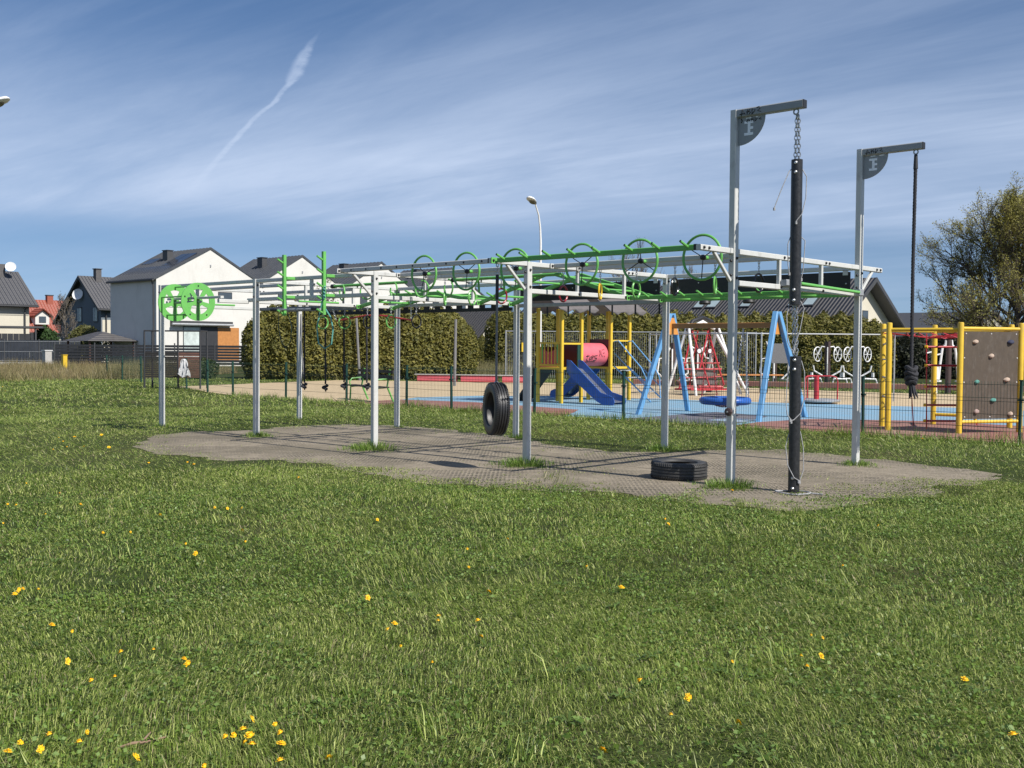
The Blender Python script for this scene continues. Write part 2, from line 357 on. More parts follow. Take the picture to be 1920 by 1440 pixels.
def rope_twist(mb, pts, r, turns_per_m=9, n=6):
    """laid rope: three strands round the path"""
    pts = [Vector(p) for p in pts]; Ls = [0]
    for i in range(1, len(pts)): Ls.append(Ls[-1]+(pts[i]-pts[i-1]).length)
    tot = Ls[-1]; K = max(8, int(tot*turns_per_m*6)); path = []
    for i in range(K+1):
        t = tot*i/K; j = max(0, min(len(pts)-2, next((q for q in range(len(pts)-1) if Ls[q+1] >= t-1e-9), len(pts)-2)))
        seg = Ls[j+1]-Ls[j]; f = (t-Ls[j])/seg if seg > 0 else 0; path.append((pts[j].lerp(pts[j+1], f), t, (pts[j+1]-pts[j]).normalized()))
    for s_k in range(3):
        mb.tube([p+(d.orthogonal().normalized()*math.cos(t*turns_per_m*2*math.pi/1.0+s_k*2.094)+d.cross(d.orthogonal().normalized())*math.sin(t*turns_per_m*2*math.pi+s_k*2.094))*r*0.5 for p, t, d in path], r*0.56, n)

# numpy value noise, for scattering
def _hash(ix, iy, seed):
    h = (ix.astype(np.int64)*374761393+iy.astype(np.int64)*668265263+seed*974711) & 0x7fffffff
    h = ((h ^ (h >> 13))*1274126177) & 0x7fffffff
    return ((h ^ (h >> 16)) & 0xffff)/65535.0
def vnoise(x, y, seed=0):
    ix, iy = np.floor(x), np.floor(y); fx, fy = x-ix, y-iy; fx, fy = fx*fx*(3-2*fx), fy*fy*(3-2*fy)
    a, b = _hash(ix, iy, seed), _hash(ix+1, iy, seed); c, d = _hash(ix, iy+1, seed), _hash(ix+1, iy+1, seed)
    return (a*(1-fx)+b*fx)*(1-fy)+(c*(1-fx)+d*fx)*fy
def fbm(x, y, seed=0, oct=4):
    s, a, t = 0, 1.0, 0
    for o in range(oct): s = s+a*vnoise(x*2**o, y*2**o, seed+o*17); t += a; a *= 0.55
    return s/t
def in_poly(x, y, poly):
    c = np.zeros(len(x), bool); n = len(poly)
    for i in range(n):
        x0, y0 = poly[i]; x1, y1 = poly[(i+1) % n]
        if y0 == y1: continue
        c ^= ((y0 > y) != (y1 > y)) & (x < (x1-x0)*(y-y0)/(y1-y0)+x0)
    return c
def poly_dist(x, y, poly):
    d = np.full(len(x), 1e9); n = len(poly)
    for i in range(n):
        x0, y0 = poly[i]; x1, y1 = poly[(i+1) % n]; dx, dy = x1-x0, y1-y0
        t = np.clip(((x-x0)*dx+(y-y0)*dy)/(dx*dx+dy*dy), 0, 1); d = np.minimum(d, np.hypot(x-x0-t*dx, y-y0-t*dy))
    return np.where(in_poly(x, y, poly), -d, d)
def mesh_np(name, V, Fc, cols, m, fsz=3, parent=None):
    """big mesh straight from arrays; cols per vertex"""
    me = bpy.data.meshes.new(name); nV, nF = len(V), len(Fc)
    me.vertices.add(nV); me.vertices.foreach_set('co', V.astype(np.float32).ravel())
    me.loops.add(nF*fsz); me.loops.foreach_set('vertex_index', Fc.astype(np.int32).ravel())
    me.polygons.add(nF); me.polygons.foreach_set('loop_start', np.arange(0, nF*fsz, fsz, dtype=np.int32))
    me.polygons.foreach_set('loop_total', np.full(nF, fsz, dtype=np.int32))
    me.update(calc_edges=True)
    ca = me.color_attributes.new('Col', 'FLOAT_COLOR', 'POINT')
    ca.data.foreach_set('color', np.concatenate([cols, np.ones((nV, 1))], 1).astype(np.float32).ravel())
    me.materials.append(M[m]); me.validate(); return link(name, me, parent)

# ------------------------------------------------------------------ ground
def ground_mat():
    m = mat('meadow', (0.038, 0.052, 0.016), 0.95, 0.35, 1.3, 0.6, 30, detail=8, hue=0.02, spec=0.08)
    nt = m.node_tree; N, L = nt.nodes, nt.links; hs = [n for n in N if n.type == 'HUE_SAT'][0]; g = [n for n in N if n.type == 'NEW_GEOMETRY'][0]
    nz = N.new('ShaderNodeTexNoise'); nz.inputs['Scale'].default_value = 0.35; nz.inputs['Detail'].default_value = 7; L.new(g.outputs['Position'], nz.inputs['Vector'])
    mr = N.new('ShaderNodeMapRange'); mr.inputs[1].default_value = .45; mr.inputs[2].default_value = .7; mr.inputs[4].default_value = .55; L.new(nz.outputs[0], mr.inputs[0])
    mx = N.new('ShaderNodeMix'); mx.data_type = 'RGBA'; L.new(mr.outputs[0], mx.inputs[0]); L.new(hs.outputs[0], mx.inputs[6]); mx.inputs[7].default_value = (0.10, 0.085, 0.04, 1)
    L.new(mx.outputs[2], N['Principled BSDF'].inputs['Base Color']); return m
M['meadow'] = ground_mat()
struct(obj('ground', MB().add([(-1500, -1500, 0), (1500, -1500, 0), (1500, 1500, 0), (-1500, 1500, 0)], [(0, 1, 2, 3)]), 'meadow'))

PATCH = [(2.89, -2.07), (1.87, -1.08), (1.57, -0.4), (1.7, 0.82), (1.64, 1.94), (1.84, 2.8), (2.61, 3.23), (3.6, 3.3), (4.44, 3.45), (6.2, 2.97), (7.6, 2.5), (8.87, 2.33), (9.55, 2.61), (9.7, 3.15), (10.12, 3.96), (10.7, 4.2), (11.49, 4.33), (12.47, 3.89), (13.44, 3.6), (13.85, 3.34), (13.95, 2.95), (13.88, 1.95), (13.84, 0.7), (13.78, -0.31), (13.56, -0.89), (12.87, -1.23), (12.28, -1.29), (11.43, -1.26), (10.67, -1.72), (10.21, -2.0), (9.33, -2.07), (8.1, -1.76), (6.98, -1.65), (5.92, -2.36), (4.5, -2.58)]
def dirt_mat():
    m = mat('trodden_dirt', (0.250, 0.212, 0.160), 0.95, 0.34, 4.5, 0.8, 28, detail=10, spec=0.15)
    nt = m.node_tree; N, L = nt.nodes, nt.links; b = N['Principled BSDF']; hs = [n for n in N if n.type == 'HUE_SAT'][0]; g = [n for n in N if n.type == 'NEW_GEOMETRY'][0]
    vo = N.new('ShaderNodeTexVoronoi'); vo.inputs['Scale'].default_value = 1.0; vo.inputs['Randomness'].default_value = 0.16
    mp = N.new('ShaderNodeMapping'); mp.vector_type = 'TEXTURE'; mp.inputs['Rotation'].default_value = (0, 0, 2.3); mp.inputs['Scale'].default_value = (.17, .05, 1); L.new(g.outputs['Position'], mp.inputs['Vector']); L.new(mp.outputs[0], vo.inputs['Vector'])
    ho = N.new('ShaderNodeMapRange'); ho.interpolation_type = 'SMOOTHSTEP'; ho.inputs[1].default_value = .22; ho.inputs[2].default_value = .46; ho.inputs[3].default_value = 1; ho.inputs[4].default_value = 0; L.new(vo.outputs['Distance'], ho.inputs[0])
    nz = N.new('ShaderNodeTexNoise'); nz.inputs['Scale'].default_value = 0.9; nz.inputs['Detail'].default_value = 5; L.new(g.outputs['Position'], nz.inputs['Vector'])
    wm = N.new('ShaderNodeMapRange'); wm.inputs[1].default_value = .42; wm.inputs[2].default_value = .62; wm.inputs[4].default_value = .8; L.new(nz.outputs[0], wm.inputs[0])
    mu = N.new('ShaderNodeMath'); mu.operation = 'MULTIPLY'; L.new(ho.outputs[0], mu.inputs[0]); L.new(wm.outputs[0], mu.inputs[1])
    mx = N.new('ShaderNodeMix'); mx.data_type = 'RGBA'; L.new(mu.outputs[0], mx.inputs[0]); L.new(hs.outputs[0], mx.inputs[6]); mx.inputs[7].default_value = (0.075, 0.068, 0.055, 1)
    n2_ = N.new('ShaderNodeTexNoise'); n2_.inputs['Scale'].default_value = 0.55; n2_.inputs['Detail'].default_value = 6; L.new(g.outputs['Position'], n2_.inputs['Vector'])
    w2 = N.new('ShaderNodeMapRange'); w2.inputs[1].default_value = .47; w2.inputs[2].default_value = .66; w2.inputs[4].default_value = .55; L.new(n2_.outputs[0], w2.inputs[0])
    m2 = N.new('ShaderNodeMix'); m2.data_type = 'RGBA'; L.new(w2.outputs[0], m2.inputs[0]); L.new(mx.outputs[2], m2.inputs[6]); m2.inputs[7].default_value = (0.12, 0.105, 0.075, 1)
    L.new(m2.outputs[2], b.inputs['Base Color'])
    bp0 = [n for n in N if n.type == 'BUMP'][0]
    bp = N.new('ShaderNodeBump'); bp.invert = True; bp.inputs['Strength'].default_value = .6; bp.inputs['Distance'].default_value = 0.015; L.new(mu.outputs[0], bp.inputs['Height']); L.new(bp0.outputs[0], bp.inputs['Normal']); L.new(bp.outputs[0], b.inputs['Normal'])
    return m
M['dirt'] = dirt_mat()
def rough_poly(poly, step, amp, seed):
    out = []; n = len(poly)
    for i in range(n):
        a, b = np.array(poly[i]), np.array(poly[(i+1) % n]); k = max(1, int(np.linalg.norm(b-a)/step))
        for j in range(k): out.append(a+(b-a)*j/k)
    out = np.array(out); out = out+amp*np.stack([fbm(out[:, 0]*1.7, out[:, 1]*1.7, seed)-.5, fbm(out[:, 0]*1.7+9, out[:, 1]*1.7, seed+3)-.5], 1)*2
    return [tuple(p) for p in out]
def sheet(name, poly, z, m):
    return struct(obj(name, MB().add([(x, y, z) for x, y in poly], [tuple(range(len(poly)))]), m))
def grow(poly, g):
    P = np.array(poly); n = len(P); out = []
    for i in range(n):
        t_ = P[(i+1) % n]-P[i-1]; t_ = t_/np.linalg.norm(t_); out.append(tuple(P[i]+g*np.array([-t_[1], t_[0]])))
    return out
sheet('bare_ground', rough_poly(grow(PATCH, 0.10), 0.08, 0.42, 5), 0.004, 'dirt')
FENCE_Y = 7.95
sheet('sand', rough_poly([(-17.5, 10.6), (-9.6, 7.9), (-3, 7.9), (7.5, 7.95), (14, 8.3), (22, 16), (16, 30), (2, 27), (-9, 27), (-20, 20)], 0.5, 0.25, 8), 0.004, 'sand')
sheet('blue_surface', [(-5.6, 11.6), (-4.2, 9.1), (0, 8.1), (12.9, 8.35), (16, 13), (13, 18.5), (8, 18.8), (4, 17.6), (0, 16.6), (-3.5, 15.6), (-5.2, 13.8)], 0.008, 'rubber_blue')
sheet('red_surface', [(-4.6, 8.05), (-4.9, 10.3), (-2.5, 10.9), (1.7, 10.3), (2.3, 9.4), (3.1, 8.05)], 0.012, 'rubber_red')
sheet('red_surface', [(7.3, 8.1), (7.05, 9.6), (7.3, 11.5), (9.5, 12.8), (13.4, 12.6), (15, 10.5), (12.9, 8.35)], 0.012, 'rubber_red')
sheet('violet_surface', [(4.5, 8.12), (4.5, 12.1), (6.2, 11.6), (7.2, 8.12)], 0.012, 'rubber_violet')
sheet('pale_surface', [(6.0, 9.3), (6.0, 10.3), (6.75, 10.1), (6.9, 9.3)], 0.016, 'rubber_pale')

# ------------------------------------------------------------------ obstacle course
S, W = 3.064, 3.147
XK = [S*k for k in range(5)]
ZU, ZL = 2.625, 2.275
rig = thing('obstacle_course', 'long white steel obstacle course frame with green grips on the bare patch', 'obstacle course', (6.1, 1.6, 0))
def post(k, y0, z1): return obj('post', MB().bar((XK[k]-.04, y0+.045, -.1), (XK[k]-.04, y0+.045, z1), .09, .08, .1), 'white_metal', rig)
for k in range(4):
    for y0 in (0, W): post(k, y0, 2.655)
def beamX(x0, x1, y, z, m='white_metal', h=.06, name='beam'): return obj(name, MB().bar((x0, y, z), (x1, y, z), .06, h), m, rig)
def beamY(x, y0, y1, z, m='white_metal', h=.062, name='cross_beam'): return obj(name, MB().bar((x, y0, z), (x, y1, z), .06, h), m, rig)
bolt_proto = [None]
def bolt(p, ax):
    """dark domed nut on a face; ax 'X' or 'Y'"""
    key = 0 if ax == 'X' else 1
    if bolt_proto[0] is None: bolt_proto[0] = {}
    if key not in bolt_proto[0]:
        o = obj('bolt', MB().lathe([(0.017, 0), (0.017, .007), (0.012, .016), (0.004, .02)], p, (1, 0, 0) if ax == 'X' else (0, -1, 0), 8), 'black_metal', rig)
        bolt_proto[0][key] = (o, Vector(p)); return o
    o, p0 = bolt_proto[0][key]; return share(o, Vector(p)-p0, rig)
cy = [(.09, .56), (.56, 1.05), (1.05, 3.147)]
for k in range(5):
    x = XK[k]-.042
    beamY(x, .092, W-.002, ZU)
    if k >= 1: beamY(x, .092, W-.002, ZL)
    if k >= 2:                                                     # arm out to the near side, with its brace
        beamY(x, -.66, -.002, ZU, name='arm')
        obj('brace', MB().bar((x, -.02, 2.30), (x, -.36, 2.595), .035, .035), 'white_metal', rig)
        bolt((x+.03, -.60, ZU), 'X'); bolt((x+.03, -.50, ZU), 'X')
    for yv in ((1.07, 2.13) if k >= 1 else (2.13,)):
        obj('strut', MB().bar((x, yv, 2.306), (x, yv, 2.594), .045, .045), 'white_metal', rig)
        bolt((x+.03, yv+.07, ZU), 'X'); bolt((x+.03, yv+.16, ZU), 'X'); bolt((x+.03, yv, ZL), 'X')
    for y0 in (0, W):
        bolt((XK[k]+.002, y0+.045, 2.55), 'X'); bolt((XK[k]+.002, y0+.045, 2.33), 'X')
        bolt((XK[k]-.04, y0-.001, 2.52), 'Y'); bolt((XK[k]-.04, y0-.001, 2.36), 'Y')
x5 = XK[4]-.042
beamY(x5, W+.092, 3.86, ZU, name='arm'); obj('brace', MB().bar((x5, W+.11, 2.30), (x5, W+.45, 2.595), .035, .035), 'white_metal', rig)
bolt((x5+.03, 3.68, ZU), 'X'); bolt((x5+.03, 3.79, ZU), 'X')
# long beams
E0 = .004
def bay(k): return XK[k]+E0, XK[k+1]-.074-E0
for k in (0, 1): beamX(XK[k]+E0, XK[k+1]-.084, .045, ZU-.002)
beamX(2.80, XK[1]-.084, .045, 2.305); beamX(XK[1]+E0, XK[2]-.084, .045, 2.312)
obj('strut', MB().bar((4.55, .045, 2.345), (4.55, .045, 2.59), .05, .05), 'white_metal', rig)
for k in (1, 2, 3): beamX(XK[k]+E0, XK[k+1]-.084, W+.045, ZU-.002)
beamX(*bay(0), 2.15, ZU-.05); beamX(*bay(0), 1.07, ZU-.001)
beamX(*bay(0), 2.2, ZL-.01, 'grey_metal')
for k in (2, 3):
    beamX(*bay(k), .54, ZU+.002); beamX(*bay(k), 1.10, ZU-.002)
    for yy in (.49, 1.05): obj('flange', MB().box(XK[k]+.001, XK[k]+.012, yy-.05, yy+.012, ZU-.032, ZU+.032), 'white_metal', rig); bolt((XK[k]+.013, yy-.018, ZU), 'X')
beamX(XK[2]+E0, XK[3]-.084, W+.045, 2.245, 'galvanised'); beamX(XK[1]+E0, XK[2]-.084, W+.045, 2.305, 'white_metal')
g0 = beamX(XK[2]+E0, XK[3]-.08, -.61, ZU+.004, name='grip_beam')
for i in range(9):
    obj('grip_hole', MB().lathe([(.014, 0), (.014, .004)], (XK[2]+.25+i*.325, -.6405, ZU+.004), (0, -1, 0), 10), 'black_metal', rig)
obj('end_cap', MB().box(XK[3]-.11, XK[3]-.078, -.642, -.578, ZU-.027, ZU+.037), 'black_metal', rig)
obj('end_cap', MB().box(XK[4]-.115, XK[4]-.08, -.642, -.578, ZU-.027, ZU+.037), 'black_metal', rig)
obj('flange', MB().box(XK[2]+.001, XK[2]+.012, -.70, -.645, ZU-.03, ZU+.032), 'white_metal', rig); bolt((XK[2]+.013, -.67, ZU), 'X')
def pegged(name, pts, pegs, side=-1, up_=.36):
    o = obj(name, MB().bar(pts[0], pts[1], .055, .06), 'green_metal', rig)
    for t in pegs:
        p = Vector(pts[0]).lerp(Vector(pts[1]), t)
        q = p+Vector((0, side*.165, .165*up_))
        obj('peg', MB().tube([p, q], .015, 8), 'green_metal', o, smooth=True)
        obj('peg_end', MB().tube([q-Vector((0, side*.004, .0015)), q+Vector((0, side*.002, .0008))], .0115, 8), 'black_metal', o)
    return o
gb = pegged('peg_beam', ((XK[3]+.05, -.61, ZU+.004), (XK[4]-.118, -.61, ZU+.004)), [(x-XK[3]-.05)/(S-.168) for x in (9.36, 9.74, 10.11, 10.49, 10.86, 11.32, 11.69, 12.06)])
obj('flange', MB().box(XK[3]+.001, XK[3]+.014, -.70, -.59, ZU-.034, ZU+.04), 'green_metal', rig); bolt((XK[3]+.015, -.665, ZU+.003), 'X')
# spoked wheels on the beam at Y = 0.54
for x, a0 in ((6.78, .3), (7.66, .5), (8.60, .55), (9.76, .52), (10.68, math.pi/2), (11.58, .5)):
    w_ = obj('wheel_rim', MB().ring((x, .40, 2.615), .262, .016, (0, 1, 0), 40, 8), 'green_metal', rig, smooth=True)
    for j in range(3):
        an = a0+j*2.0944; obj('spoke', MB().tube([(x, .42, 2.615), (x+math.cos(an)*.258, .40, 2.615+math.sin(an)*.258)], .006, 6), 'black_metal', w_)
    obj('hub', MB().lathe([(.03, 0), (.034, .02), (.03, .05), (.012, .06)], (x, .445, 2.615), (0, -1, 0), 14), 'black_metal', w_, smooth=True)
    obj('axle', MB().tube([(x, .508, 2.615), (x, .446, 2.615)], .024, 12), 'green_metal', w_, smooth=True)
# low green rails, ladders with rungs and pegs
def ladder(pts, ya, yb, rungs, pegs):
    for y in (ya, yb):
        rl = None
        for a, b in zip(pts[:-1], pts[1:]):
            rl = obj('rail', MB().bar((a[0], y, a[1]), (b[0], y, b[1]), .05, .06), 'green_metal', rig)
        obj('flange', MB().box(pts[0][0]-.005, pts[0][0]+.008, y-.085, y+.03, pts[0][1]-.036, pts[0][1]+.036), 'green_metal', rig)
        bolt((pts[0][0]+.009, y-.052, pts[0][1]), 'X')
    def zat(x):
        for a, b in zip(pts[:-1], pts[1:]):
            if a[0] <= x <= b[0]: return a[1]+(b[1]-a[1])*(x-a[0])/(b[0]-a[0])
        return pts[-1][1]
    for x in rungs: obj('rung', MB().tube([(x, ya+.02, zat(x)), (x, yb-.02, zat(x))], .017, 8), 'green_metal', rig, smooth=True)
    for x in pegs: obj('peg', MB().tube([(x, ya-.02, zat(x)+.005), (x, ya-.17, zat(x)+.06)], .015, 8), 'green_metal', rig, smooth=True)
ladder([(XK[3]+.02, ZL-.01), (XK[4]-.09, ZL-.01)], 2.20, 3.02, (9.7, 10.2, 10.7, 11.2, 11.7), (9.55, 9.86, 10.15, 10.45, 10.75, 11.05, 11.35, 11.65, 11.95))
ladder([(XK[2]+.02, ZL-.01), (7.64, 2.70), (XK[3]-.09, ZL+.02)], 2.25, 3.02, (6.5, 6.85, 7.2, 7.9, 8.3, 8.7), (6.45, 6.75, 7.05, 7.35, 8.0, 8.4, 8.8))
ladder([(XK[1]+.02, ZL-.015), (4.03, 2.44), (5.1, 2.45), (XK[2]-.09, ZL+.03)], 2.24, 3.05, (3.5, 3.9, 4.4, 4.9, 5.3, 5.7), (4.1, 4.5, 4.9, 5.3))
for x in (10.25, 10.95, 11.65): obj('foot_disc', MB().lathe([(.075, 0), (.085, .02), (.075, .05), (.02, .06)], (x, 2.55, 2.16), (0, 0, 1), 16), 'black_metal', rig, smooth=True)
# pull-up tubes across the bays
for x, y0, y1, z in ((3.32, .70, 1.56, 2.30), (1.0, .05, .95, 2.285), (4.25, 1.95, 2.22, 2.30)):
    obj('pull_up_tube', MB().tube([(x, y0, z), (x, y1, z)], .017, 8), 'green_metal', rig, smooth=True)
obj('pull_up_tube', MB().tube([(x5+.10, 1.42, 2.33), (x5+.10, 3.0, 2.29)], .02, 10), 'green_metal', rig, smooth=True)
obj('tube_clamp', MB().bar((x5+.07, 1.06, 2.325), (x5+.07, 1.42, 2.33), .075, .075), 'galvanised', rig); obj('tube_clamp', MB().bar((x5+.07, 3.0, 2.29), (x5+.07, 3.12, 2.29), .08, .09), 'galvanised', rig)
for yb_ in (1.2, 1.34): bolt((x5+.109, yb_, 2.33), 'X')
# overhead pipe with open loops
for x0, x1 in ((4.2, 6.0), (7.06, 9.1)):
    pp = obj('pipe', MB().tube([(x0, .76, 2.53), (x1, .76, 2.535)], .024, 10), 'green_metal', rig, smooth=True)
    obj('pipe_cap', MB().tube([(x0-.05, .76, 2.53), (x0+.02, .76, 2.53)], .034, 10), 'black_metal', pp, smooth=True)
for x, d in ((4.42, .35), (5.05, -.3), (5.7, .3), (6.35, -.2), (6.93, .25)):
    obj('loop_grip', MB().ring((x, .76, 2.42), .125, .013, (math.sin(d), math.cos(d), 0), 26, 7, R(-200), R(95)), 'green_metal', rig, smooth=True)
for x in (7.55, 8.05, 8.5): obj('peg', MB().tube([(x, .76, 2.51), (x, .78, 2.33)], .015, 8), 'green_metal', rig, smooth=True)
# black boards and toothed beams on the far row
for k in (2, 3):
    x0, x1 = XK[k]+.06, XK[k+1]-.15
    bd = obj('black_board', MB().box(x0, x1, W+.02, W+.038, 2.318, 2.575), 'black_board', rig)
    for j in range(9): obj('rivet', MB().lathe([(.012, 0), (.010, .006), (.003, .009)], (x0+.16+j*.33, W+.0205, 2.36+(.15 if j % 2 else .06)), (0, -1, 0), 8), 'steel', bd)
    for xx in (x0+.06, x1-.06): obj('board_clip', MB().box(xx-.035, xx+.035, W+.002, W+.019, 2.53, 2.59), 'white_metal', bd)
for k in (0, 1):
    x0, x1 = (XK[k]+.06, XK[k+1]-.15) if k else (.6, 2.9)
    tb = obj('toothed_beam', MB().box(x0, x1, W+.03, W+.07, 2.165, 2.225), 'black_board', rig)
    for j in range(10):
        xx = x0+(x1-x0)*(j+.5)/10; obj('tooth', MB().box(xx-.055, xx+.055, W+.031, W+.069, 2.225, 2.274), 'black_board', tb)
for j in range(6): obj('hanging_peg', MB().tube([(6.78+j*.45, W+.045, 2.214), (6.78+j*.45, W+.045, 2.06)], .014, 7), 'black_metal', rig, smooth=True)
obj('red_bar', MB().tube([(2.35, 2.28, 2.01), (3.2, 2.28, 2.10), (3.68, 2.28, 2.09), (4.43, 2.28, 2.0)], .014, 8), 'red_metal', rig, smooth=True)
mb = MB(); chain(mb, (2.35, 2.28, 2.02), (2.3, 2.22, 2.24), .045, .005); chain(mb, (4.43, 2.28, 2.01), (4.45, 2.24, 2.4), .045, .005); obj('red_bar_chain', mb, 'steel', rig)
# salmon ladder: two green peg posts, bar resting on the lowest pegs
for x in (4.12, 5.14):
    sp = obj('peg_post', MB().bar((x, -.17, 2.02), (x, -.17, 2.99), .055, .055), 'green_metal', rig)
    for z in (2.05, 2.25, 2.45, 2.66, 2.86): obj('peg', MB().tube([(x, -.198, z), (x, -.30, z+.055)], .016, 8), 'green_metal', sp, smooth=True)
    for z in (2.32, 2.62): obj('mount', MB().bar((x+.012, -.142, z), (x+.012, .012, z), .05, .05), 'green_metal', sp)
sb = tag(obj('climbing_bar', MB().tube([(3.9, -.25, 2.115), (5.16, -.25, 2.105)], .016, 10), 'galvanised', at=(4.5, -.25, 2.11)), 'steel bar resting on the lowest pegs of the two green posts', 'bar')
for xx in (3.95, 5.02): obj('bar_grip', MB().tube([(xx-.07, -.25, 2.115), (xx+.11, -.25, 2.113)], .026, 10), 'black_metal', sb, smooth=True)
# rotating drum
dr = obj('drum_axle', MB().tube([(1.30, -.5, 2.277), (2.20, -.5, 2.277)], .022, 10), 'galvanised', rig, smooth=True)
def drum_disc(x):
    N = 40; Ro, Rh = .325, .075; holes = []
    bm = bmesh.new()
    def loop(pts): return [bm.verts.new((x, p[0], p[1])) for p in pts]
    outer = [(-.5+Ro*math.cos(2*math.pi*i/N), 2.277+Ro*math.sin(2*math.pi*i/N)) for i in range(N)]
    edges = []
    def ed(vs):
        return [bm.edges.new((vs[i], vs[(i+1) % len(vs)])) for i in range(len(vs))]
    edges += ed(loop(outer))
    for j in range(5):
        a = 2*math.pi*j/5+math.pi/2; pts = []
        for i in range(7): t = a-.43+.86*i/6; pts.append((-.5+.215*math.cos(t), 2.277+.215*math.sin(t)))
        for i in range(4): t = a+.28-.56*i/3; pts.append((-.5+.085*math.cos(t), 2.277+.085*math.sin(t)))
        edges += ed(loop(pts))
    bmesh.ops.triangle_fill(bm, edges=edges, use_beauty=True)
    r = bmesh.ops.extrude_face_region(bm, geom=list(bm.faces))
    for v in [g_ for g_ in r['geom'] if isinstance(g_, bmesh.types.BMVert)]: v.co.x += .014
    bm.faces.ensure_lookup_table(); bm.verts.index_update()
    mb = MB(); mb.add([v.co.copy() for v in bm.verts], [tuple(v.index for v in f.verts) for f in bm.faces]); bm.free(); return mb
for x in (1.365, 2.11): obj('drum_disc', drum_disc(x), 'green_metal', dr)
for j in range(5):
    a = 2*math.pi*j/5+math.pi/2; obj('drum_bar', MB().tube([(1.379, -.5+.27*math.cos(a), 2.277+.27*math.sin(a)), (2.11, -.5+.27*math.cos(a), 2.277+.27*math.sin(a))], .014, 8), 'green_metal', dr, smooth=True)
    obj('drum_bolt', MB().lathe([(.014, 0), (.012, .008)], (2.125, -.5+.27*math.cos(a), 2.277+.27*math.sin(a)), (1, 0, 0), 8), 'black_metal', dr)
beamY(2.83, -.56, .01, 2.275, name='drum_arm'); beamY(1.2, -.56, .01, 2.275, name='drum_arm'); beamX(1.17, 2.86, -.505, 2.34, 'white_metal', .04)
obj('strut', MB().bar((1.2, .045, 2.30), (1.2, .045, 2.594), .05, .05), 'white_metal', rig)
# the two crane posts with arms
AZ = 4.18
def crane(y0):
    yc = y0+.045
    p = obj('crane_post', MB().bar((XK[4]-.04, yc, -.1), (XK[4]-.04, yc, AZ), .09, .08, .1), 'white_metal', rig)
    a = obj('crane_arm', MB().bar((XK[4]+.002, yc, AZ-.045), (13.05, yc, AZ-.045), .085, .09), 'arm_grey', rig)
    obj('end_cap', MB().box(13.05, 13.058, yc-.04, yc+.04, AZ-.087, AZ-.003), 'black_metal', a)
    pl = [(XK[4]+.003, yc-.006, AZ-.095)]+[(XK[4]+.003+.33*math.cos(t), yc-.006, AZ-.095-.30*math.sin(t)) for t in [math.pi/2*i/12 for i in range(13)]]
    gs = obj('gusset', MB().prism(pl, (0, .012, 0)), 'arm_grey', rig)
    lx, lz, ly = XK[4]+.135, AZ-.215, yc-.0065
    mbl = MB()
    for (ax0, ax1, az0, az1) in ((-.055, .055, .05, .078), (-.055, .055, -.078, -.05), (-.013, .02, -.05, .05), (.02, .055, -.014, .014)): mbl.box(lx+ax0, lx+ax1, ly-.002, ly, lz+az0, lz+az1)
    obj('logo', mbl, 'logo_white', gs)
    for sx in (.10, .22): obj('slot', MB().box(XK[4]+sx, XK[4]+sx+.065, yc-.0085, yc-.006, AZ-.112, AZ-.100), 'logo_white', gs)
    obj('eyelet', MB().ring((12.955, yc, AZ-.115), .028, .009, (0, 1, 0), 16, 6), 'galvanised', a, smooth=True)
    return a, gs
A5, G5 = crane(0); B5, H5 = crane(W)
kn = obj('rusty_knob', MB().lathe([(.046, 0), (.046, .03), (.03, .036), (.012, .04)], (XK[4]-.04, -.001, .84), (0, -1, 0), 8), 'gym_brown', rig); obj('knob_bolt', MB().lathe([(.012, 0), (.010, .012)], (XK[4]-.04, -.041, .84), (0, -1, 0), 6), 'steel', kn)
def scrawl(parent, x0, y, z0, sx, sz, strokes, r=.0045, axis='X'):
    mb = MB()
    for st in strokes: mb.tube([((x0+px_*sx), y, z0+pz_*sz) for px_, pz_ in st], r, 5)
    return obj('scrawl', mb, 'ink', parent)
TAG = [[(0, .3), (.12, .35), (.3, .3)], [(.1, 0), (.14, .95), (.32, .2)], [(.42, .1), (.45, .9)], [(.38, .55), (.55, .5)], [(.58, .85), (.5, .6), (.62, .45), (.52, .1)], [(.7, .1), (.7, .9), (.88, .65), (.72, .15), (.66, .1)], [(.95, .95), (1.1, 1.05), (1.15, .75), (1.0, .5), (1.2, .3)]]
scrawl(A5, XK[4]+.04, .0005, AZ-.085, .22, .075, TAG); scrawl(B5, XK[4]+.04, W+.0005, AZ-.085, .2, .07, TAG)
scrawl(G5, XK[4]+.10, .037, AZ-.155, .16, .05, TAG, .0035); scrawl(G5, XK[4]+.04, .037, AZ-.15, .02, .05, [[(0, 0), (.6, .4), (0, 1)]], .006)

# ------------------------------------------------------------------ things hanging from the frame
def hang_ring(x, y, ztop, zc, m, yaw, label, Rr=.108):
    t = thing('hanging_ring', label, 'ring', (x, y, ztop), 'rings hanging on chains')
    obj('eyelet', MB().ring((x, y, ztop-.012), .02, .006, (1, 0, 0), 10, 5), 'steel', t, smooth=True)
    mb = MB(); chain(mb, (x, y, ztop-.03), (x, y, zc+Rr), .036, .0045, 8, 4); obj('chain', mb, 'steel', t)
    obj('ring', MB().ring((x, y, zc), Rr, .0135, (math.cos(yaw), math.sin(yaw), 0), 28, 8), m, t, smooth=True)
va = lambda x, y: math.atan2(y-CAM.y, x-CAM.x)
LAB = ['black hanging ring nearest the tall crane posts', 'green hanging ring seen edge-on, second from the crane posts', 'black hanging ring in front of the far white post, third from the right', 'green hanging ring between the yellow ring and a black ring', 'yellow hanging ring seen edge-on', 'dark red hanging ring half hidden behind a white cross beam', 'dark red hanging ring beside the tyre strap', 'green hanging ring below a spoked wheel, just left of the tyre strap', 'green hanging ring seen edge-on, leftmost of the row below the spoked wheels']
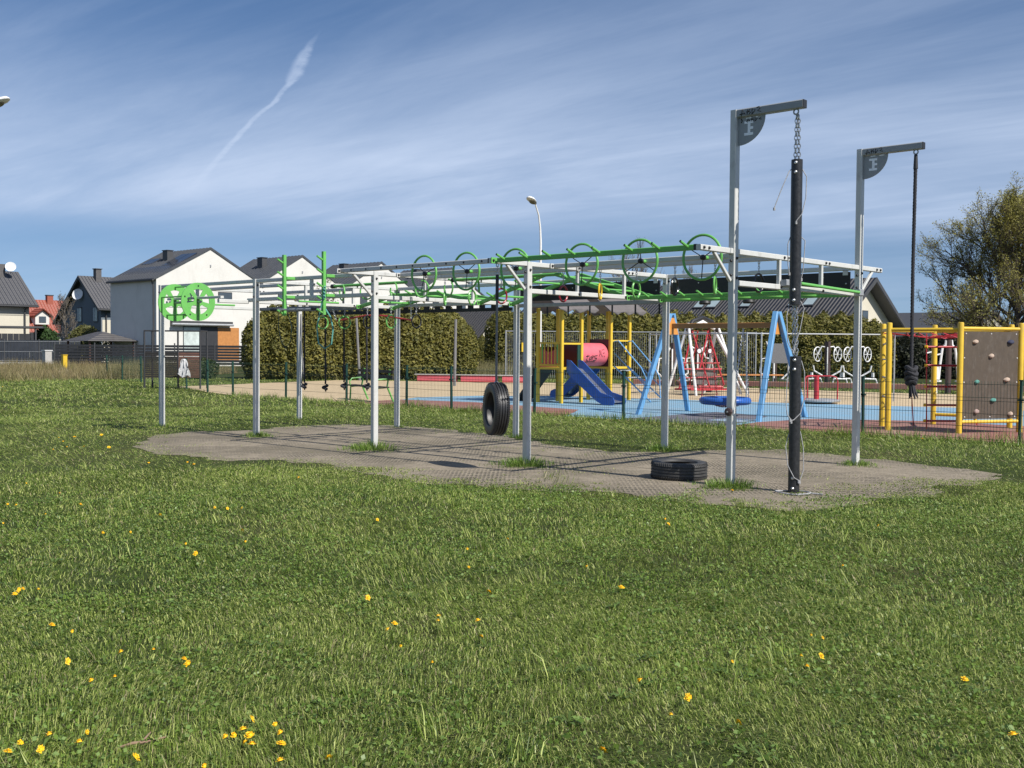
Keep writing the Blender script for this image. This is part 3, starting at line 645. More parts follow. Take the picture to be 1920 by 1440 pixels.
for (x, zc, m, f), lb in zip(((11.93, 2.335, 'ring_black', 1.05), (11.32, 2.325, 'ring_green', 1.45), (10.725, 2.33, 'ring_black', 1.18), (10.12, 2.31, 'ring_green', 1.1), (9.52, 2.30, 'ring_yellow', 1.4), (8.87, 2.29, 'ring_red', 1.0), (7.69, 2.29, 'ring_red', .75), (7.09, 2.28, 'ring_green', 1.05), (6.50, 2.28, 'ring_green', 1.45)), LAB):
    hang_ring(x, 1.10, ZU-.032, zc, m, va(x, 1.1)+f, lb)
LAB2 = ['green hanging ring inside the teal rope loop', 'green hanging ring left of a white post, in front of a knotted rope', 'black hanging ring just left of the third white post', 'green hanging ring between two white posts, above the bench', 'black hanging ring alone before the hedge, right of a white post']
for (x, m, f), lb in zip(((2.05, 'ring_green', .55), (2.70, 'ring_green', .35), (3.35, 'ring_black', .9), (4.0, 'ring_green', .75), (4.66, 'ring_black', .8)), LAB2):
    hang_ring(x, 2.19, ZL-.04, 1.975, m, va(x, 2.19)+f, lb, .112)
def knot_rope(x, y, ztop, zk, label):
    t = thing('knotted_rope', label, 'rope', (x, y, ztop), 'knotted ropes hanging from the frame')
    mb = MB(); rope_twist(mb, [(x, y, ztop), (x+.01, y, zk+.05)], .018, 7); obj('rope', mb, 'dark_rope', t, smooth=True)
    mb = MB()
    mb.tube([(x+.045*math.cos(a), y+.045*math.sin(a), zk+.03-.012*a) for a in [i*.6 for i in range(12)]], .026, 7); mb.tube([(x, y, zk-.02), (x+.02, y, zk-.10)], [.022, .012], 7); obj('knot', mb, 'dark_rope', t, smooth=True)
for (x, z), lb in zip(((.72, .75), (1.4, .74), (1.98, .79), (2.66, .80)), ('leftmost knotted rope, next to a white post with a grey strap', 'second knotted rope from the left, below the teal loop', 'third knotted rope from the left, through the green ring', 'rightmost knotted rope, just left of the third white post')):
    knot_rope(x, 2.75, ZL-.04 if x > 0.5 else 2.2, z, lb)
obj('rope_rail', MB().bar((XK[0]+E0, 2.75, ZL-.02), (XK[1]-.08, 2.75, ZL-.02), .05, .05), 'grey_metal', rig)
beamY(XK[0]-.042, .092, W-.002, ZL)
t = thing('rope_loop', 'thin dark green rope loop hanging from the left green peg post', 'rope', (4.12, -.2, 2.1))
obj('loop', MB().tube([(4.2, -.2, 2.34), (4.24, -.2, 2.1), (4.36, -.2, 1.85), (4.33, -.2, 1.62), (4.2, -.2, 1.50), (4.08, -.2, 1.60), (4.0, -.2, 1.85), (4.02, -.2, 2.1)], .006, 5), 'fence_green', t, smooth=True)
t = thing('rope_loop', 'pale teal rope loop hanging from the right green peg post', 'rope', (5.14, -.2, 2.1))
obj('loop', MB().tube([(5.2, -.205, 2.42), (5.17, -.205, 2.3), (5.10, -.21, 2.08), (5.02, -.21, 1.82), (5.06, -.21, 1.58), (5.22, -.21, 1.50), (5.38, -.21, 1.57), (5.42, -.21, 1.8), (5.36, -.21, 1.98), (5.24, -.21, 2.1)], .011, 6), 'teal_rope', t, smooth=True)
obj('knot', MB().tube([(5.2+.014*math.cos(a*2), -.205+.014*math.sin(a*2), 2.45-.016*a) for a in range(13)], .013, 5), 'teal_rope', t, smooth=True)
t = tag(obj('grey_strap', MB().tube([(XK[0]+.006, W+.05, 2.2), (XK[0]+.07, W+.02, 1.5), (XK[0]+.18, W, .9), (XK[0]+.22, W, .72), (XK[0]+.15, W, .66), (XK[0]+.10, W, .78), (XK[0]+.13, W, 1.0)], .014, 5), 'strap_grey', at=(0, W, 2.2), smooth=True), 'grey strap with a loop hanging along a far white post', 'strap')

# tyres
def tyre(name, label, c, axis, Rr, w, m, group='car tyres'):
    t = thing(name, label, 'tyre', c, group); ax_ = Vector(axis).normalized(); h = w/2
    prof = [(Rr*.62, -h*.72), (Rr*.66, -h*.95), (Rr*.80, -h*1.04), (Rr*.92, -h*.98), (Rr*.975, -h*.80)]
    for g_ in (-.55, -.18, .18, .55):
        prof += [(Rr*.992, h*(g_-.10)), (Rr*.955, h*(g_-.075)), (Rr*.955, h*(g_+.055)), (Rr*.995, h*(g_+.08))]
    prof += [(Rr*.975, h*.80), (Rr*.92, h*.98), (Rr*.80, h*1.04), (Rr*.66, h*.95), (Rr*.62, h*.72), (Rr*.68, h*.6), (Rr*.86, h*.55), (Rr*.90, 0), (Rr*.86, -h*.55), (Rr*.68, -h*.6)]
    obj('casing', MB().lathe(prof, c, ax_, 56, closed=True), m, t, smooth=True)
    u = ax_.orthogonal().normalized(); v = ax_.cross(u); mb = MB()
    for k in range(72):
        for s_ in (-1, 1):
            a = 2*math.pi*k/72; d = u*math.cos(a)+v*math.sin(a); e = u*math.cos(a+.05)+v*math.sin(a+.05)
            p, q = Vector(c)+d*Rr*.962+ax_*h*.97*s_, Vector(c)+e*Rr*.999+ax_*h*.60*s_
            mb.bar(p, q, .010, .006, .1, tuple(d))
    obj('shoulder_lug', mb, m, t, kind='stuff'); return t
TY = (9.215, -.61, .765)
ht = tyre('car_tyre', 'black car tyre hanging on a grey strap above the bare patch', TY, (-.504, -.863, .02), .335, .185, 'tyre_rubber')
lt = tyre('car_tyre', 'worn black car tyre lying flat on the bare patch', (11.38, .27, .105), (.02, 0, 1), .335, .20, 'dusty_rubber')
t = thing('tyre_strap', 'long grey strap holding up the hanging tyre', 'strap', (9.215, -.61, 2.58))
obj('webbing', MB().bar((9.215, -.61, 1.10), (9.22, -.61, 2.15), .034, .012), 'strap_grey', t)
obj('sleeve', MB().tube([(9.22, -.61, 2.14), (9.222, -.61, 2.45)], .021, 8), 'black_metal', t, smooth=True)
mb = MB(); chain(mb, (9.222, -.61, 2.44), (9.224, -.61, 2.59), .05, .006); obj('shackle', mb, 'steel', t)
obj('lower_ring', MB().ring((9.215, -.61, 1.085), .025, .008, (.86, -.5, 0), 12, 6), 'steel', t, smooth=True)

# black swinging pole in two lengths
pl = thing('swinging_pole', 'thick black plastic pole in two lengths hanging on chains from the nearer crane arm', 'pole', (12.97, .045, AZ-.12))
PX, PY = 12.955, .082
def pole_seg(z0, z1, x):
    o = obj('pole_length', MB().lathe([(.048, z0), (.060, z0+.003), (.060, z1-.003), (.048, z1)], (x, PY, 0), (0, 0, 1), 24), 'black_pipe', pl, smooth=True)
    d = Vector((CAM.x-x, CAM.y-PY, 0)).normalized(); d.rotate(Matrix.Rotation(R(-12), 3, 'Z'))
    for z in (z1-.04, z1-.14, z0+.05, z0+.16):
        obj('bolt_head', MB().lathe([(.020, 0), (.018, .008), (.009, .016)], (x+d.x*.058, PY+d.y*.058, z), d, 10), 'steel', o, smooth=True)
pole_seg(2.015, 3.565, PX); pole_seg(-.0, 1.468, PX+.02)
mb = MB(); chain(mb, (PX-.01, PY, AZ-.14), (PX-.022, PY, 3.55), .058, .0065); chain(mb, (PX+.005, PY+.01, AZ-.14), (PX+.022, PY, 3.55), .058, .0065); obj('upper_chain', mb, 'steel', pl)
mb = MB(); chain(mb, (PX-.015, PY, 2.03), (PX, PY, 1.46), .058, .0065); chain(mb, (PX+.015, PY, 2.03), (PX+.03, PY, 1.46), .058, .0065); obj('lower_chain', mb, 'steel', pl)
rv = Vector((rt.x, rt.y, 0)).normalized(); tv = Vector((CAM.x-PX, CAM.y-PY, 0)).normalized()
def pr(sx, z, d=.07): p = Vector((PX, PY, 0))+rv*sx+tv*d; return (p.x, p.y, z)
def knots(path, r=.013):
    mb = MB(); mb.tube(path, .0052, 5); mb.tube([path[-1], tuple(Vector(path[-1])-Vector((0, 0, .03)))], r, 6); return mb
ROPES = [[pr(-.06, 3.46, .0), pr(-.08, 3.44, .02), pr(-.16, 3.25, .02), pr(-.235, 3.05, .02)], [pr(.06, 3.46, .0), pr(.105, 3.38, .02), pr(.10, 3.15, .04), pr(.06, 2.98), pr(.02, 2.93), pr(.0, 2.90)],
         [pr(-.06, 2.74, 0), pr(-.085, 2.66, .02), pr(-.08, 2.45, .02), pr(-.065, 2.36, .03)], [pr(.06, 2.74, 0), pr(.10, 2.70, .02), pr(.085, 2.40, .03), pr(.065, 2.30, .03)],
         [pr(-.06, 2.02, 0), pr(-.085, 1.9, .03), pr(-.07, 1.62, .05), pr(-.03, 1.54, .06), pr(-.01, 1.53, .06)], [pr(.06, 2.06, 0), pr(.10, 1.98, .03), pr(.06, 1.75, .05), pr(.0, 1.56, .06)],
         [pr(.08, 1.42, 0), pr(.115, 1.30, .03), pr(.12, 1.05, .04), pr(.08, .86, .07), pr(.01, .79, .09), pr(-.02, .78, .09)], [pr(-.04, 1.36, 0), pr(-.07, 1.22, .03), pr(-.078, .95, .05), pr(-.06, .84, .08), pr(-.03, .80, .09)],
         [pr(-.04, .64, 0), pr(-.075, .5, .03), pr(-.05, .30, .06), pr(.02, .17, .09), pr(.07, .14, .08)], [pr(.08, .66, 0), pr(.115, .48, .03), pr(.12, .25, .05), pr(.09, .16, .07), pr(.08, .13, .07)]]
for r_ in ROPES: obj('rope_end', knots(r_), 'pale_rope', pl, smooth=True)
coil = tag(obj('rope_coil', MB().tube([(13.02+.17*math.cos(a)+.02*math.sin(3*a), -.02+.15*math.sin(a), .018+.004*math.sin(2*a)) for a in [i*.3 for i in range(23)]]+[(13.32, .07, .016)], .009, 6), 'pale_rope', at=(13.02, 0, 0), smooth=True), 'pale rope lying in a loop round the foot of the black pole', 'rope')
cr = thing('climbing_rope', 'thick black climbing rope with a big knot hanging from the farther crane arm', 'rope', (12.955, W+.045, AZ-.12))
mb = MB(); rope_twist(mb, [(12.955, W+.045, AZ-.25), (12.945, W+.045, 2.6), (12.95, W+.045, 1.30)], .024, 8); obj('rope', mb, 'dark_rope', cr, smooth=True)
obj('sleeve', MB().tube([(12.955, W+.045, AZ-.15), (12.955, W+.045, AZ-.33)], [.022, .03], 10), 'black_metal', cr, smooth=True)
mb = MB()
for q, (dz_, rr) in enumerate(((0, .055), (-.06, .06), (-.12, .055), (-.17, .045))): mb.tube([(12.95+rr*math.cos(a+q), W+.045+rr*math.sin(a+q), 1.30+dz_+.02*math.sin(a*2+q)) for a in [i*2*math.pi/12 for i in range(12)]], .032, 8, closed=True)
obj('knot', mb, 'dark_rope', cr, smooth=True)
mb = MB()
for q in range(7): a = q*.9; mb.tube([(12.95+.02*math.cos(a), W+.045+.02*math.sin(a), 1.14), (12.97+.03*math.cos(a), W+.05+.03*math.sin(a), 1.02), (12.99+.05*math.cos(a), W+.045+.05*math.sin(a), .93+.02*math.sin(q*3))], [.018, .016, .010], 5)
obj('frayed_end', mb, 'dark_rope', cr, smooth=True)

# ------------------------------------------------------------------ playground fence of green wire panels
FP = [(-26.9, 12.7), (-25.2, 12.5), (-22.3, 11.8), (-18.7, 10.7), (-15.1, 9.55), (-12.4, 8.7), (-9.8, 7.95), (-7.13, 7.95), (-4.4, 7.95), (-2.0, 7.95), (-.37, 7.95), (2.31, 7.95), (4.82, 7.95), (7.4, 7.95), (10.1, 8.0), (12.73, 8.1), (15.2, 8.3)]
FH = 1.03
fence = thing('wire_fence', 'low dark green wire panel fence along the near side of the playground', 'fence', (2, 7.95, 0))
for i, (x, y) in enumerate(FP):
    lean = random.uniform(-.02, .02) if i > 5 else random.uniform(-.08, .05)
    p = obj('fence_post', MB().bar((x, y, -.1), (x+lean, y, FH+.02), .06, .04), 'fence_green', fence)
    obj('post_cap', MB().box(x+lean-.032, x+lean+.032, y-.034, y+.034, FH+.02, FH+.035), 'fence_green', p)
    if i+1 < len(FP):
        a, b = Vector((x, y, 0)), Vector((*FP[i+1], 0)); d = b-a; L = d.length; n = int(L/.05); mb = MB()
        r = .0030 if x > -3 else .0022 if x > -10 else .0013
        for j in range(1, n): q = a+d*(j/n); mb.tube([(q.x, q.y, .04), (q.x, q.y, FH)], r, 3, cap=False)
        for z in (.06, .27, .48, .70, .76, .98):
            q0, q1 = a.copy(), b.copy(); sag = random.uniform(-.012, .012); mid = (a+b)/2
            mb.tube([(q0.x, q0.y, z), (mid.x, mid.y+random.uniform(-.02, .02), z+sag), (q1.x, q1.y, z)], .0045, 3, cap=False)
        obj('wire_panel', mb, 'fence_green', fence, kind='stuff')
    obj('clamp', MB().box(x+lean-.05, x+lean+.05, y-.03, y+.03, .72, .75), 'fence_green', p)

# ------------------------------------------------------------------ play tower
tw = thing('play_tower', 'yellow posted play tower with blue slide, pink tunnel and brown roofs', 'play tower', (-.9, 13.8, 0))
T1, T2 = (-1.35, -.5, 12.25, 13.1), (-1.35, -.55, 14.5, 15.4)
for (x0, x1, y0, y1) in (T1, T2):
    for x in (x0, x1):
        for y in (y0, y1): obj('post', MB().bar((x, y, 0), (x, y, 2.62), .095, .095, .15), 'yellow_metal', tw)
    obj('deck', MB().box(x0-.03, x1+.03, y0-.03, y1+.03, .93, .99), 'yellow_metal', tw)
    # two wavy roof boards leaning on each other
    for s_ in (-1, 1):
        yc = (y0+y1)/2; xm = (x0+x1)/2; K = 10; vs = []
        for i in range(K+1):
            yy = y0-.42+(y1-y0+.84)*i/K; wv = .05*math.sin(i*1.9+s_)
            vs.append(((xm+s_*.05, yy, 3.02), (xm+s_*(.70), yy, 2.52+wv)))
        poly = [v[0] for v in vs]+[v[1] for v in reversed(vs)]
        obj('roof_board', MB().prism(poly, (s_*.012, 0, .022)), 'roof_board', tw)
def railing(p, q, z0, z1, n):
    o = obj('rail', MB().bar((p[0], p[1], z1), (q[0], q[1], z1), .045, .045), 'yellow_metal', tw); obj('rail', MB().bar((p[0], p[1], z0), (q[0], q[1], z0), .045, .045), 'yellow_metal', tw)
    for i in range(n): f = (i+.5)/n; x, y = p[0]+(q[0]-p[0])*f, p[1]+(q[1]-p[1])*f; obj('baluster', MB().tube([(x, y, z0), (x, y, z1)], .014, 6), 'yellow_metal', o)
railing((-1.3, 12.25), (-.55, 12.25), 1.05, 1.66, 6)
for x in (-1.22, -.66): obj('green_edge', MB().box(x-.03, x+.03, 12.262, 12.275, 1.1, 1.62), 'green_metal', tw)
obj('rail', MB().bar((-.5, 12.3, 1.64), (-.5, 13.05, 1.64), .05, .05), 'yellow_metal', tw); obj('rail', MB().bar((-.55, 14.56, 1.74), (-.55, 15.34, 1.74), .05, .05), 'yellow_metal', tw)
obj('dark_panel', MB().box(-1.30, -.56, 13.075, 13.09, .99, 1.68), 'dark_red_board', tw); obj('dark_panel', MB().box(-1.30, -.6, 14.49, 14.505, .99, 1.78), 'dark_red_board', tw)
obj('side_panel', MB().box(-.515, -.49, 12.93, 13.06, .99, 1.64), 'fence_green', tw); obj('side_panel', MB().box(-1.36, -1.34, 12.3, 13.05, .99, 1.55), 'dark_red_board', tw)
tun = obj('tunnel', MB().lathe([(.31, 13.10), (.33, 13.11), (.33, 14.47), (.31, 14.485), (.30, 14.485), (.30, 13.10)], (-.93, 0, 1.34), (0, 1, 0), 28, closed=True), 'pink_plastic', tw, smooth=True)
def tun_scrawl(strokes, y0, z0, s1, s2):
    mb = MB()
    for st in strokes:
        P = []
        for a, b in st:
            z = z0+b*s2; dz_ = min(max((z-1.34)/.334, -.98), .98); P.append((-.93+.334*math.cos(math.asin(dz_)), y0+a*s1, z))
        mb.tube(P, .011, 4)
    obj('scrawl', mb, 'ink', tun)
tun_scrawl([[(0, .7), (.3, .75)], [(.15, .9), (.1, .2), (.3, .1)], [(.35, .5), (.42, .2), (.55, .45), (.5, .7), (.35, .5)], [(.62, .2), (.6, .8), (.75, .7), (.65, .5)], [(1.05, .8), (.8, .75), (.82, .5), (1.02, .45), (1.0, .2), (.75, .15)], [(.05, -.1), (.5, .05), (.95, -.05)]], 13.45, 1.14, .48, .22)
tun_scrawl([[(0, .1), (.05, .9), (.2, .3), (.3, .9), (.4, .1)], [(.6, 0), (.62, 1)], [(.6, .5), (.85, .55)], [(.9, .0), (.88, 1.05)]], 14.05, 1.27, .27, .22)
def slide(x0, x1, y0, y1, z0, s_):
    for y in (y0, y1):
        pr_ = [(x0, z0+.22), (x0+s_*.14, z0+.20), (x1-s_*.42, .34), (x1-s_*.12, .27), (x1, .22), (x1+s_*.04, .10), (x1, .02), (x1-s_*.35, .02), (x1-s_*.55, .10), (x0+s_*.1, z0-.22), (x0, z0-.1)]
        obj('slide_side', MB().prism([(x, y-.012, z) for x, z in pr_], (0, .024, 0)), 'deep_blue', tw)
    obj('slide_bed', MB().prism([(x0, y0+.013, z0), (x0+s_*.15, y0+.013, z0-.03), (x1-s_*.45, y0+.013, .16), (x1-s_*.05, y0+.013, .10), (x1-s_*.05, y0+.013, .085), (x1-s_*.45, y0+.013, .14), (x0+s_*.15, y0+.013, z0-.055), (x0, y0+.013, z0-.03)], (0, y1-y0-.026, 0)), 'steel', tw)
slide(-.45, 1.15, 12.42, 12.92, .98, 1); slide(-1.4, -2.9, 14.62, 15.1, .98, -1)
obj('ramp', MB().prism([(-1.4, 12.35, .95), (-2.25, 12.35, .0), (-2.32, 12.35, .0), (-1.45, 12.35, .99)], (0, .65, 0)), 'black_board', tw)
for y in (14.62, 15.28):
    obj('stair_rail', MB().tube([(-.5, y, 1.0), (.80, y, .02)], .022, 8), 'blue_metal', tw, smooth=True)
    obj('handrail', MB().tube([(-.5, y, 1.72), (-.36, y, 1.74), (.45, y, .98), (.62, y, .70), (.66, y, .12)], .018, 8), 'blue_metal', tw, smooth=True)
    obj('handrail', MB().tube([(-.5, y, 1.38), (.60, y, .48)], .014, 6), 'blue_metal', tw, smooth=True)
for i in range(5): f = (i+.6)/5; obj('step', MB().box(-.5+1.3*f-.06, -.5+1.3*f+.06, 14.63, 15.27, 1.0-.98*f-.015, 1.0-.98*f+.015), 'galvanised', tw)
obj('yellow_sign', MB().box(-.46, -.44, 15.05, 15.14, 1.42, 1.60), 'yellow_metal', tw)

# ------------------------------------------------------------------ nest swing
sw = thing('swing_frame', 'light blue swing frame with orange top beam', 'swing', (5.4, 10.9, 0))
for x, s_ in ((3.83, 1), (6.95, -1)):
    xt = x+s_*.18
    for y in (9.83, 11.9): obj('leg', MB().bar((x, y, -.02), (xt, 10.87+(-.06 if y < 10.8 else .06), 2.34), .11, .10, .1), 'blue_metal', sw)
    obj('corner_plate', MB().prism([(xt+s_*.02, 10.62, 1.86), (xt+s_*.02, 11.12, 1.86), (xt+s_*.02, 10.95, 2.25), (xt+s_*.02, 10.79, 2.25)], (s_*.025, 0, 0)), 'orange_metal', sw)
obj('top_beam', MB().bar((4.06, 10.87, 2.06), (6.72, 10.87, 2.06), .09, .12), 'brown_orange', sw)
ns = thing('nest_swing', 'round blue basket swing hanging under the orange beam', 'swing', (5.5, 10.87, .36))
obj('hoop', MB().ring((5.5, 10.87, .36), .50, .085, (0, 0, 1), 36, 10), 'deep_blue', ns, smooth=True)
mb = MB()
for i in range(9):
    o_ = -.42+.105*i; h_ = math.sqrt(max(.0, .43**2-o_**2))
    mb.tube([(5.5+o_, 10.87-h_, .33), (5.5+o_, 10.87, .33-.12*h_/.43), (5.5+o_, 10.87+h_, .33)], .009, 4); mb.tube([(5.5-h_, 10.87+o_, .33), (5.5, 10.87+o_, .33-.12*h_/.43), (5.5+h_, 10.87+o_, .33)], .009, 4)
obj('net', mb, 'dark_red_board', ns, kind='stuff')
for x, y in ((5.08, 10.55), (5.08, 11.19), (5.92, 10.55), (5.92, 11.19)):
    mb = MB(); chain(mb, (x, y, .44), (5.06 if x < 5.5 else 5.94, 10.87, 2.0), .06, .007, 6, 3); obj('chain', mb, 'red_metal' if x < 5.5 else 'steel', ns)

# ------------------------------------------------------------------ wheelchair swing, behind
ws = thing('wheelchair_swing', 'red wheelchair swing with silver and black frame behind the blue swing', 'swing', (-1.2, 20.2, 0))
for y, (a, b) in ((19.55, (-1.9, -.75)), (21.3, (-1.9, -.45))):
    for xb in (a, b): obj('leg', MB().tube([(xb, y+(.25 if y > 20 else -.25), 0), (-1.25, y, 2.35)], .05, 10), 'white_gloss', ws, smooth=True)
obj('leg', MB().tube([(-.2, 21.6, 0), (-1.05, 20.9, 2.05)], .05, 10), 'white_gloss', ws, smooth=True)
obj('arch', MB().tube([(-1.25, 19.5, 2.1), (-1.25, 19.8, 2.42), (-1.25, 20.4, 2.56), (-1.25, 21.0, 2.42), (-1.25, 21.35, 2.1)], .07, 10), 'black_metal', ws, smooth=True)
obj('arch', MB().tube([(-1.25, 19.7, 2.2), (-1.25, 20.4, 2.42), (-1.25, 21.1, 2.2)], .06, 10), 'white_gloss', ws, smooth=True)
cg = obj('cage', MB().tube([(-1.6, 19.6, .2), (-1.4, 20.0, 2.12), (-1.1, 20.5, 2.12), (-.75, 20.95, .35), (-.75, 20.9, .25), (-1.6, 19.6, .2)], .03, 8), 'red_metal', ws, smooth=True)
for pts in (((-1.0, 19.9, .9), (-1.1, 20.5, 2.12)), ((-1.8, 20.5, .25), (-1.3, 20.2, 2.1)), ((-.8, 20.2, .25), (-1.35, 19.95, 2.1)), ((-1.6, 19.6, .85), (-.8, 20.9, .85)), ((-1.6, 19.6, .55), (-.8, 20.9, .6)), ((-1.6, 19.6, 1.05), (-.85, 20.85, 1.05)), ((-1.6, 19.6, .28), (-.8, 20.9, .28))):
    obj('cage_bar', MB().tube(pts, .025, 8), 'red_metal', cg, smooth=True)
obj('floor_plate', MB().prism([(-1.75, 19.55, .16), (-1.0, 19.4, .16), (-.5, 20.85, .16), (-1.25, 21.0, .16)], (0, 0, .06)), 'red_metal', ws)
obj('back_panel', MB().prism([(-1.35, 20.1, .35), (-.95, 20.85, .35), (-.95, 20.85, .85), (-1.3, 20.2, .85)], (.015, -.01, 0)), 'roof_board', ws)
for y, z in ((19.9, 1.45), (20.55, 1.45)): obj('round_sign', MB().lathe([(.10, 0), (.10, .02)], (-1.05, y, z), (.8, -.5, 0), 16), 'dark_red_board', ws); obj('sign_face', MB().lathe([(.07, .0), (.07, .005)], (-1.032, y-.011, z), (.8, -.5, 0), 16), 'white_gloss', ws)

# ------------------------------------------------------------------ roundabout
ca = thing('roundabout', 'small red roundabout with bent handrails on the sand', 'roundabout', (4.1, 18.0, 0))
obj('platform', MB().lathe([(.62, .05), (.66, .08), (.66, .115), (.62, .125)], (4.1, 18.0, 0), (0, 0, 1), 32), 'galvanised', ca, smooth=True)
obj('column', MB().tube([(4.1, 18.0, .12), (4.1, 18.0, .80)], .075, 14), 'red_metal', ca, smooth=True)
for a in (.4, 2.5, 4.6): obj('handrail', MB().tube([(4.1+.05*math.cos(a), 18.0+.05*math.sin(a), .78)]+[(4.1+r_*math.cos(a), 18.0+r_*math.sin(a), z) for r_, z in ((.45, .78), (.54, .74), (.57, .64), (.57, .12))], .02, 8), 'red_metal', ca, smooth=True)
obj('hub_foot', MB().lathe([(.12, 0), (.10, .05)], (4.1, 18.0, 0), (0, 0, 1), 14), 'black_metal', ca)

# ------------------------------------------------------------------ yellow climbing frame
cf = thing('rope_climber', 'yellow climbing frame with brown hold board and red rope ladders', 'climbing frame', (10.8, 10.3, 0))
C = {'a': (9.9, 9.5), 'b': (11.15, 9.73), 'c': (11.84, 10.88), 'd': (9.35, 10.48), 'e': (9.88, 11.75), 'f': (11.3, 12.0)}
for k, (x, y) in C.items(): obj('post', MB().lathe([(.055, -.05), (.055, 2.03), (.05, 2.05), (.03, 2.055)], (x, y, 0), (0, 0, 1), 14), 'yellow_metal', cf, smooth=True)
def cbar(k1, k2, z, m='yellow_metal', r=.034, name='rail'):
    a, b = Vector((*C[k1], z)), Vector((*C[k2], z)); d = (b-a).normalized(); return obj(name, MB().tube([a+d*.05, b-d*.05], r, 10), m, cf, smooth=True)
for a, b in (('a', 'b'), ('a', 'd'), ('d', 'e'), ('e', 'f'), ('f', 'c')): cbar(a, b, 1.92)
cbar('e', 'f', .22); cbar('b', 'c', 1.94); cbar('b', 'c', .22)
for z in (.62, 1.0, 1.35, 1.65): cbar('a', 'd', z, 'galvanised', .014, 'rung')
vb, vc = Vector((*C['b'], 0)), Vector((*C['c'], 0)); db = (vc-vb).normalized(); nb = Vector((db.y, -db.x, 0)); bl = (vc-vb).length
bo = obj('hold_board', MB().prism([vb+db*.07-nb*.01+Vector((0, 0, .27)), vc-db*.07-nb*.01+Vector((0, 0, .27)), vc-db*.07-nb*.01+Vector((0, 0, 1.885)), vb+db*.07-nb*.01+Vector((0, 0, 1.885))], nb*.018), 'brown_board', cf)
for f, z, m, s_ in ((.20, 1.70, 'hold_beige', .05), (.86, 1.70, 'hold_navy', .058), (.50, 1.44, 'hold_beige', .05), (.24, .96, 'hold_teal', .045), (.80, 1.0, 'hold_beige', .055), (.55, .62, 'hold_teal', .052), (.24, .41, 'hold_pink', .052), (.88, .36, 'hold_beige', .05)):
    p = vb+db*bl*(.06+.88*f)+nb*.008+Vector((0, 0, z)); mb = MB()
    u_, w_ = db, Vector((0, 0, 1)); tilt = random.uniform(-.7, .7)
    for ri, (rr, h_) in enumerate(((1.0, 0), (.98, .25), (.75, .7), (.35, .95))):
        ringv = [p+(u_*math.cos(a)*1.15+w_*math.sin(a)*.8)*s_*rr*(1+.18*math.sin(2*a+tilt))+nb*s_*h_-w_*s_*.25*h_ for a in [2*math.pi*i/10 for i in range(10)]]
        mb.v += [tuple(q) for q in ringv]
    for ri in range(3): mb.f += [(ri*10+i, ri*10+(i+1) % 10, (ri+1)*10+(i+1) % 10, (ri+1)*10+i) for i in range(10)]
    mb.f.append(tuple(range(30, 40))); ho = obj('climbing_hold', mb, m, bo, smooth=True)
    obj('hold_bolt', MB().lathe([(.012, 0), (.012, .004)], p+nb*(s_*.97)-w_*s_*.23, nb, 8), 'black_metal', ho) if False else None
for f in (.03, .5, .97):
    for z in (.31, 1.845): obj('screw', MB().lathe([(.013, 0), (.008, .007)], vb+db*bl*(.06+.88*f)+nb*.008+Vector((0, 0, z)), nb, 8), 'white_gloss', bo)
for z in (.95, 1.4):
    for f in (.005, .995): obj('screw', MB().lathe([(.013, 0), (.008, .007)], vb+db*bl*(.06+.88*f)+nb*.008+Vector((0, 0, z)), nb, 8), 'white_gloss', bo)
# rope net under the top and two rope ladders
mb = MB(); a, b, e, d = [Vector((*C[k], 1.86)) for k in ('a', 'b', 'f', 'd')]
for i in range(6):
    t_ = (i+.5)/6; p0, p1 = a.lerp(b, t_), d.lerp(e, t_); mb.tube([p0, (p0+p1)/2-Vector((0, 0, .10)), p1], .010, 5)
    p0, p1 = a.lerp(d, t_), b.lerp(e, t_); mb.tube([p0, (p0+p1)/2-Vector((0, 0, .09)), p1], .010, 5)
obj('rope_net', mb, 'red_metal', cf, kind='stuff')
def rope_ladder(p, q, zt, zs):
    p, q = Vector((*p, 0)), Vector((*q, 0)); d_ = (q-p)
    for o_ in (p, q): obj('ladder_rope', MB().tube([(o_.x, o_.y, zt), (o_.x+.02, o_.y, .9), (o_.x+.04, o_.y, .05)], .012, 6), 'red_metal', cf, smooth=True)
    for z in zs: obj('rung', MB().tube([p+Vector((0, 0, z)), q+Vector((0, 0, z))], .02, 8), 'red_metal', cf, smooth=True); [obj('rung_end', MB().tube([o_+Vector((-.02, 0, z)), o_+Vector((.03, 0, z))], .03, 8), 'ring_yellow', cf, smooth=True) for o_ in (p, q)]
rope_ladder((10.45, 9.9), (10.95, 10.35), 1.85, (1.6, 1.25, .85, .5, .2))
mb = MB()
for x, y in ((10.1, 10.1), (10.9, 11.2)): mb.tube([(x, y, 1.8), (x-.02, y, 1.0), (x+.05, y, .08)], .011, 5)
obj('hanging_rope', mb, 'red_metal', cf)
obj('rope_weight', MB().lathe([(.02, .28), (.035, .22), (.03, .16)], (10.92, 11.2, 0), (0, 0, 1), 10), 'ring_yellow', cf, smooth=True)

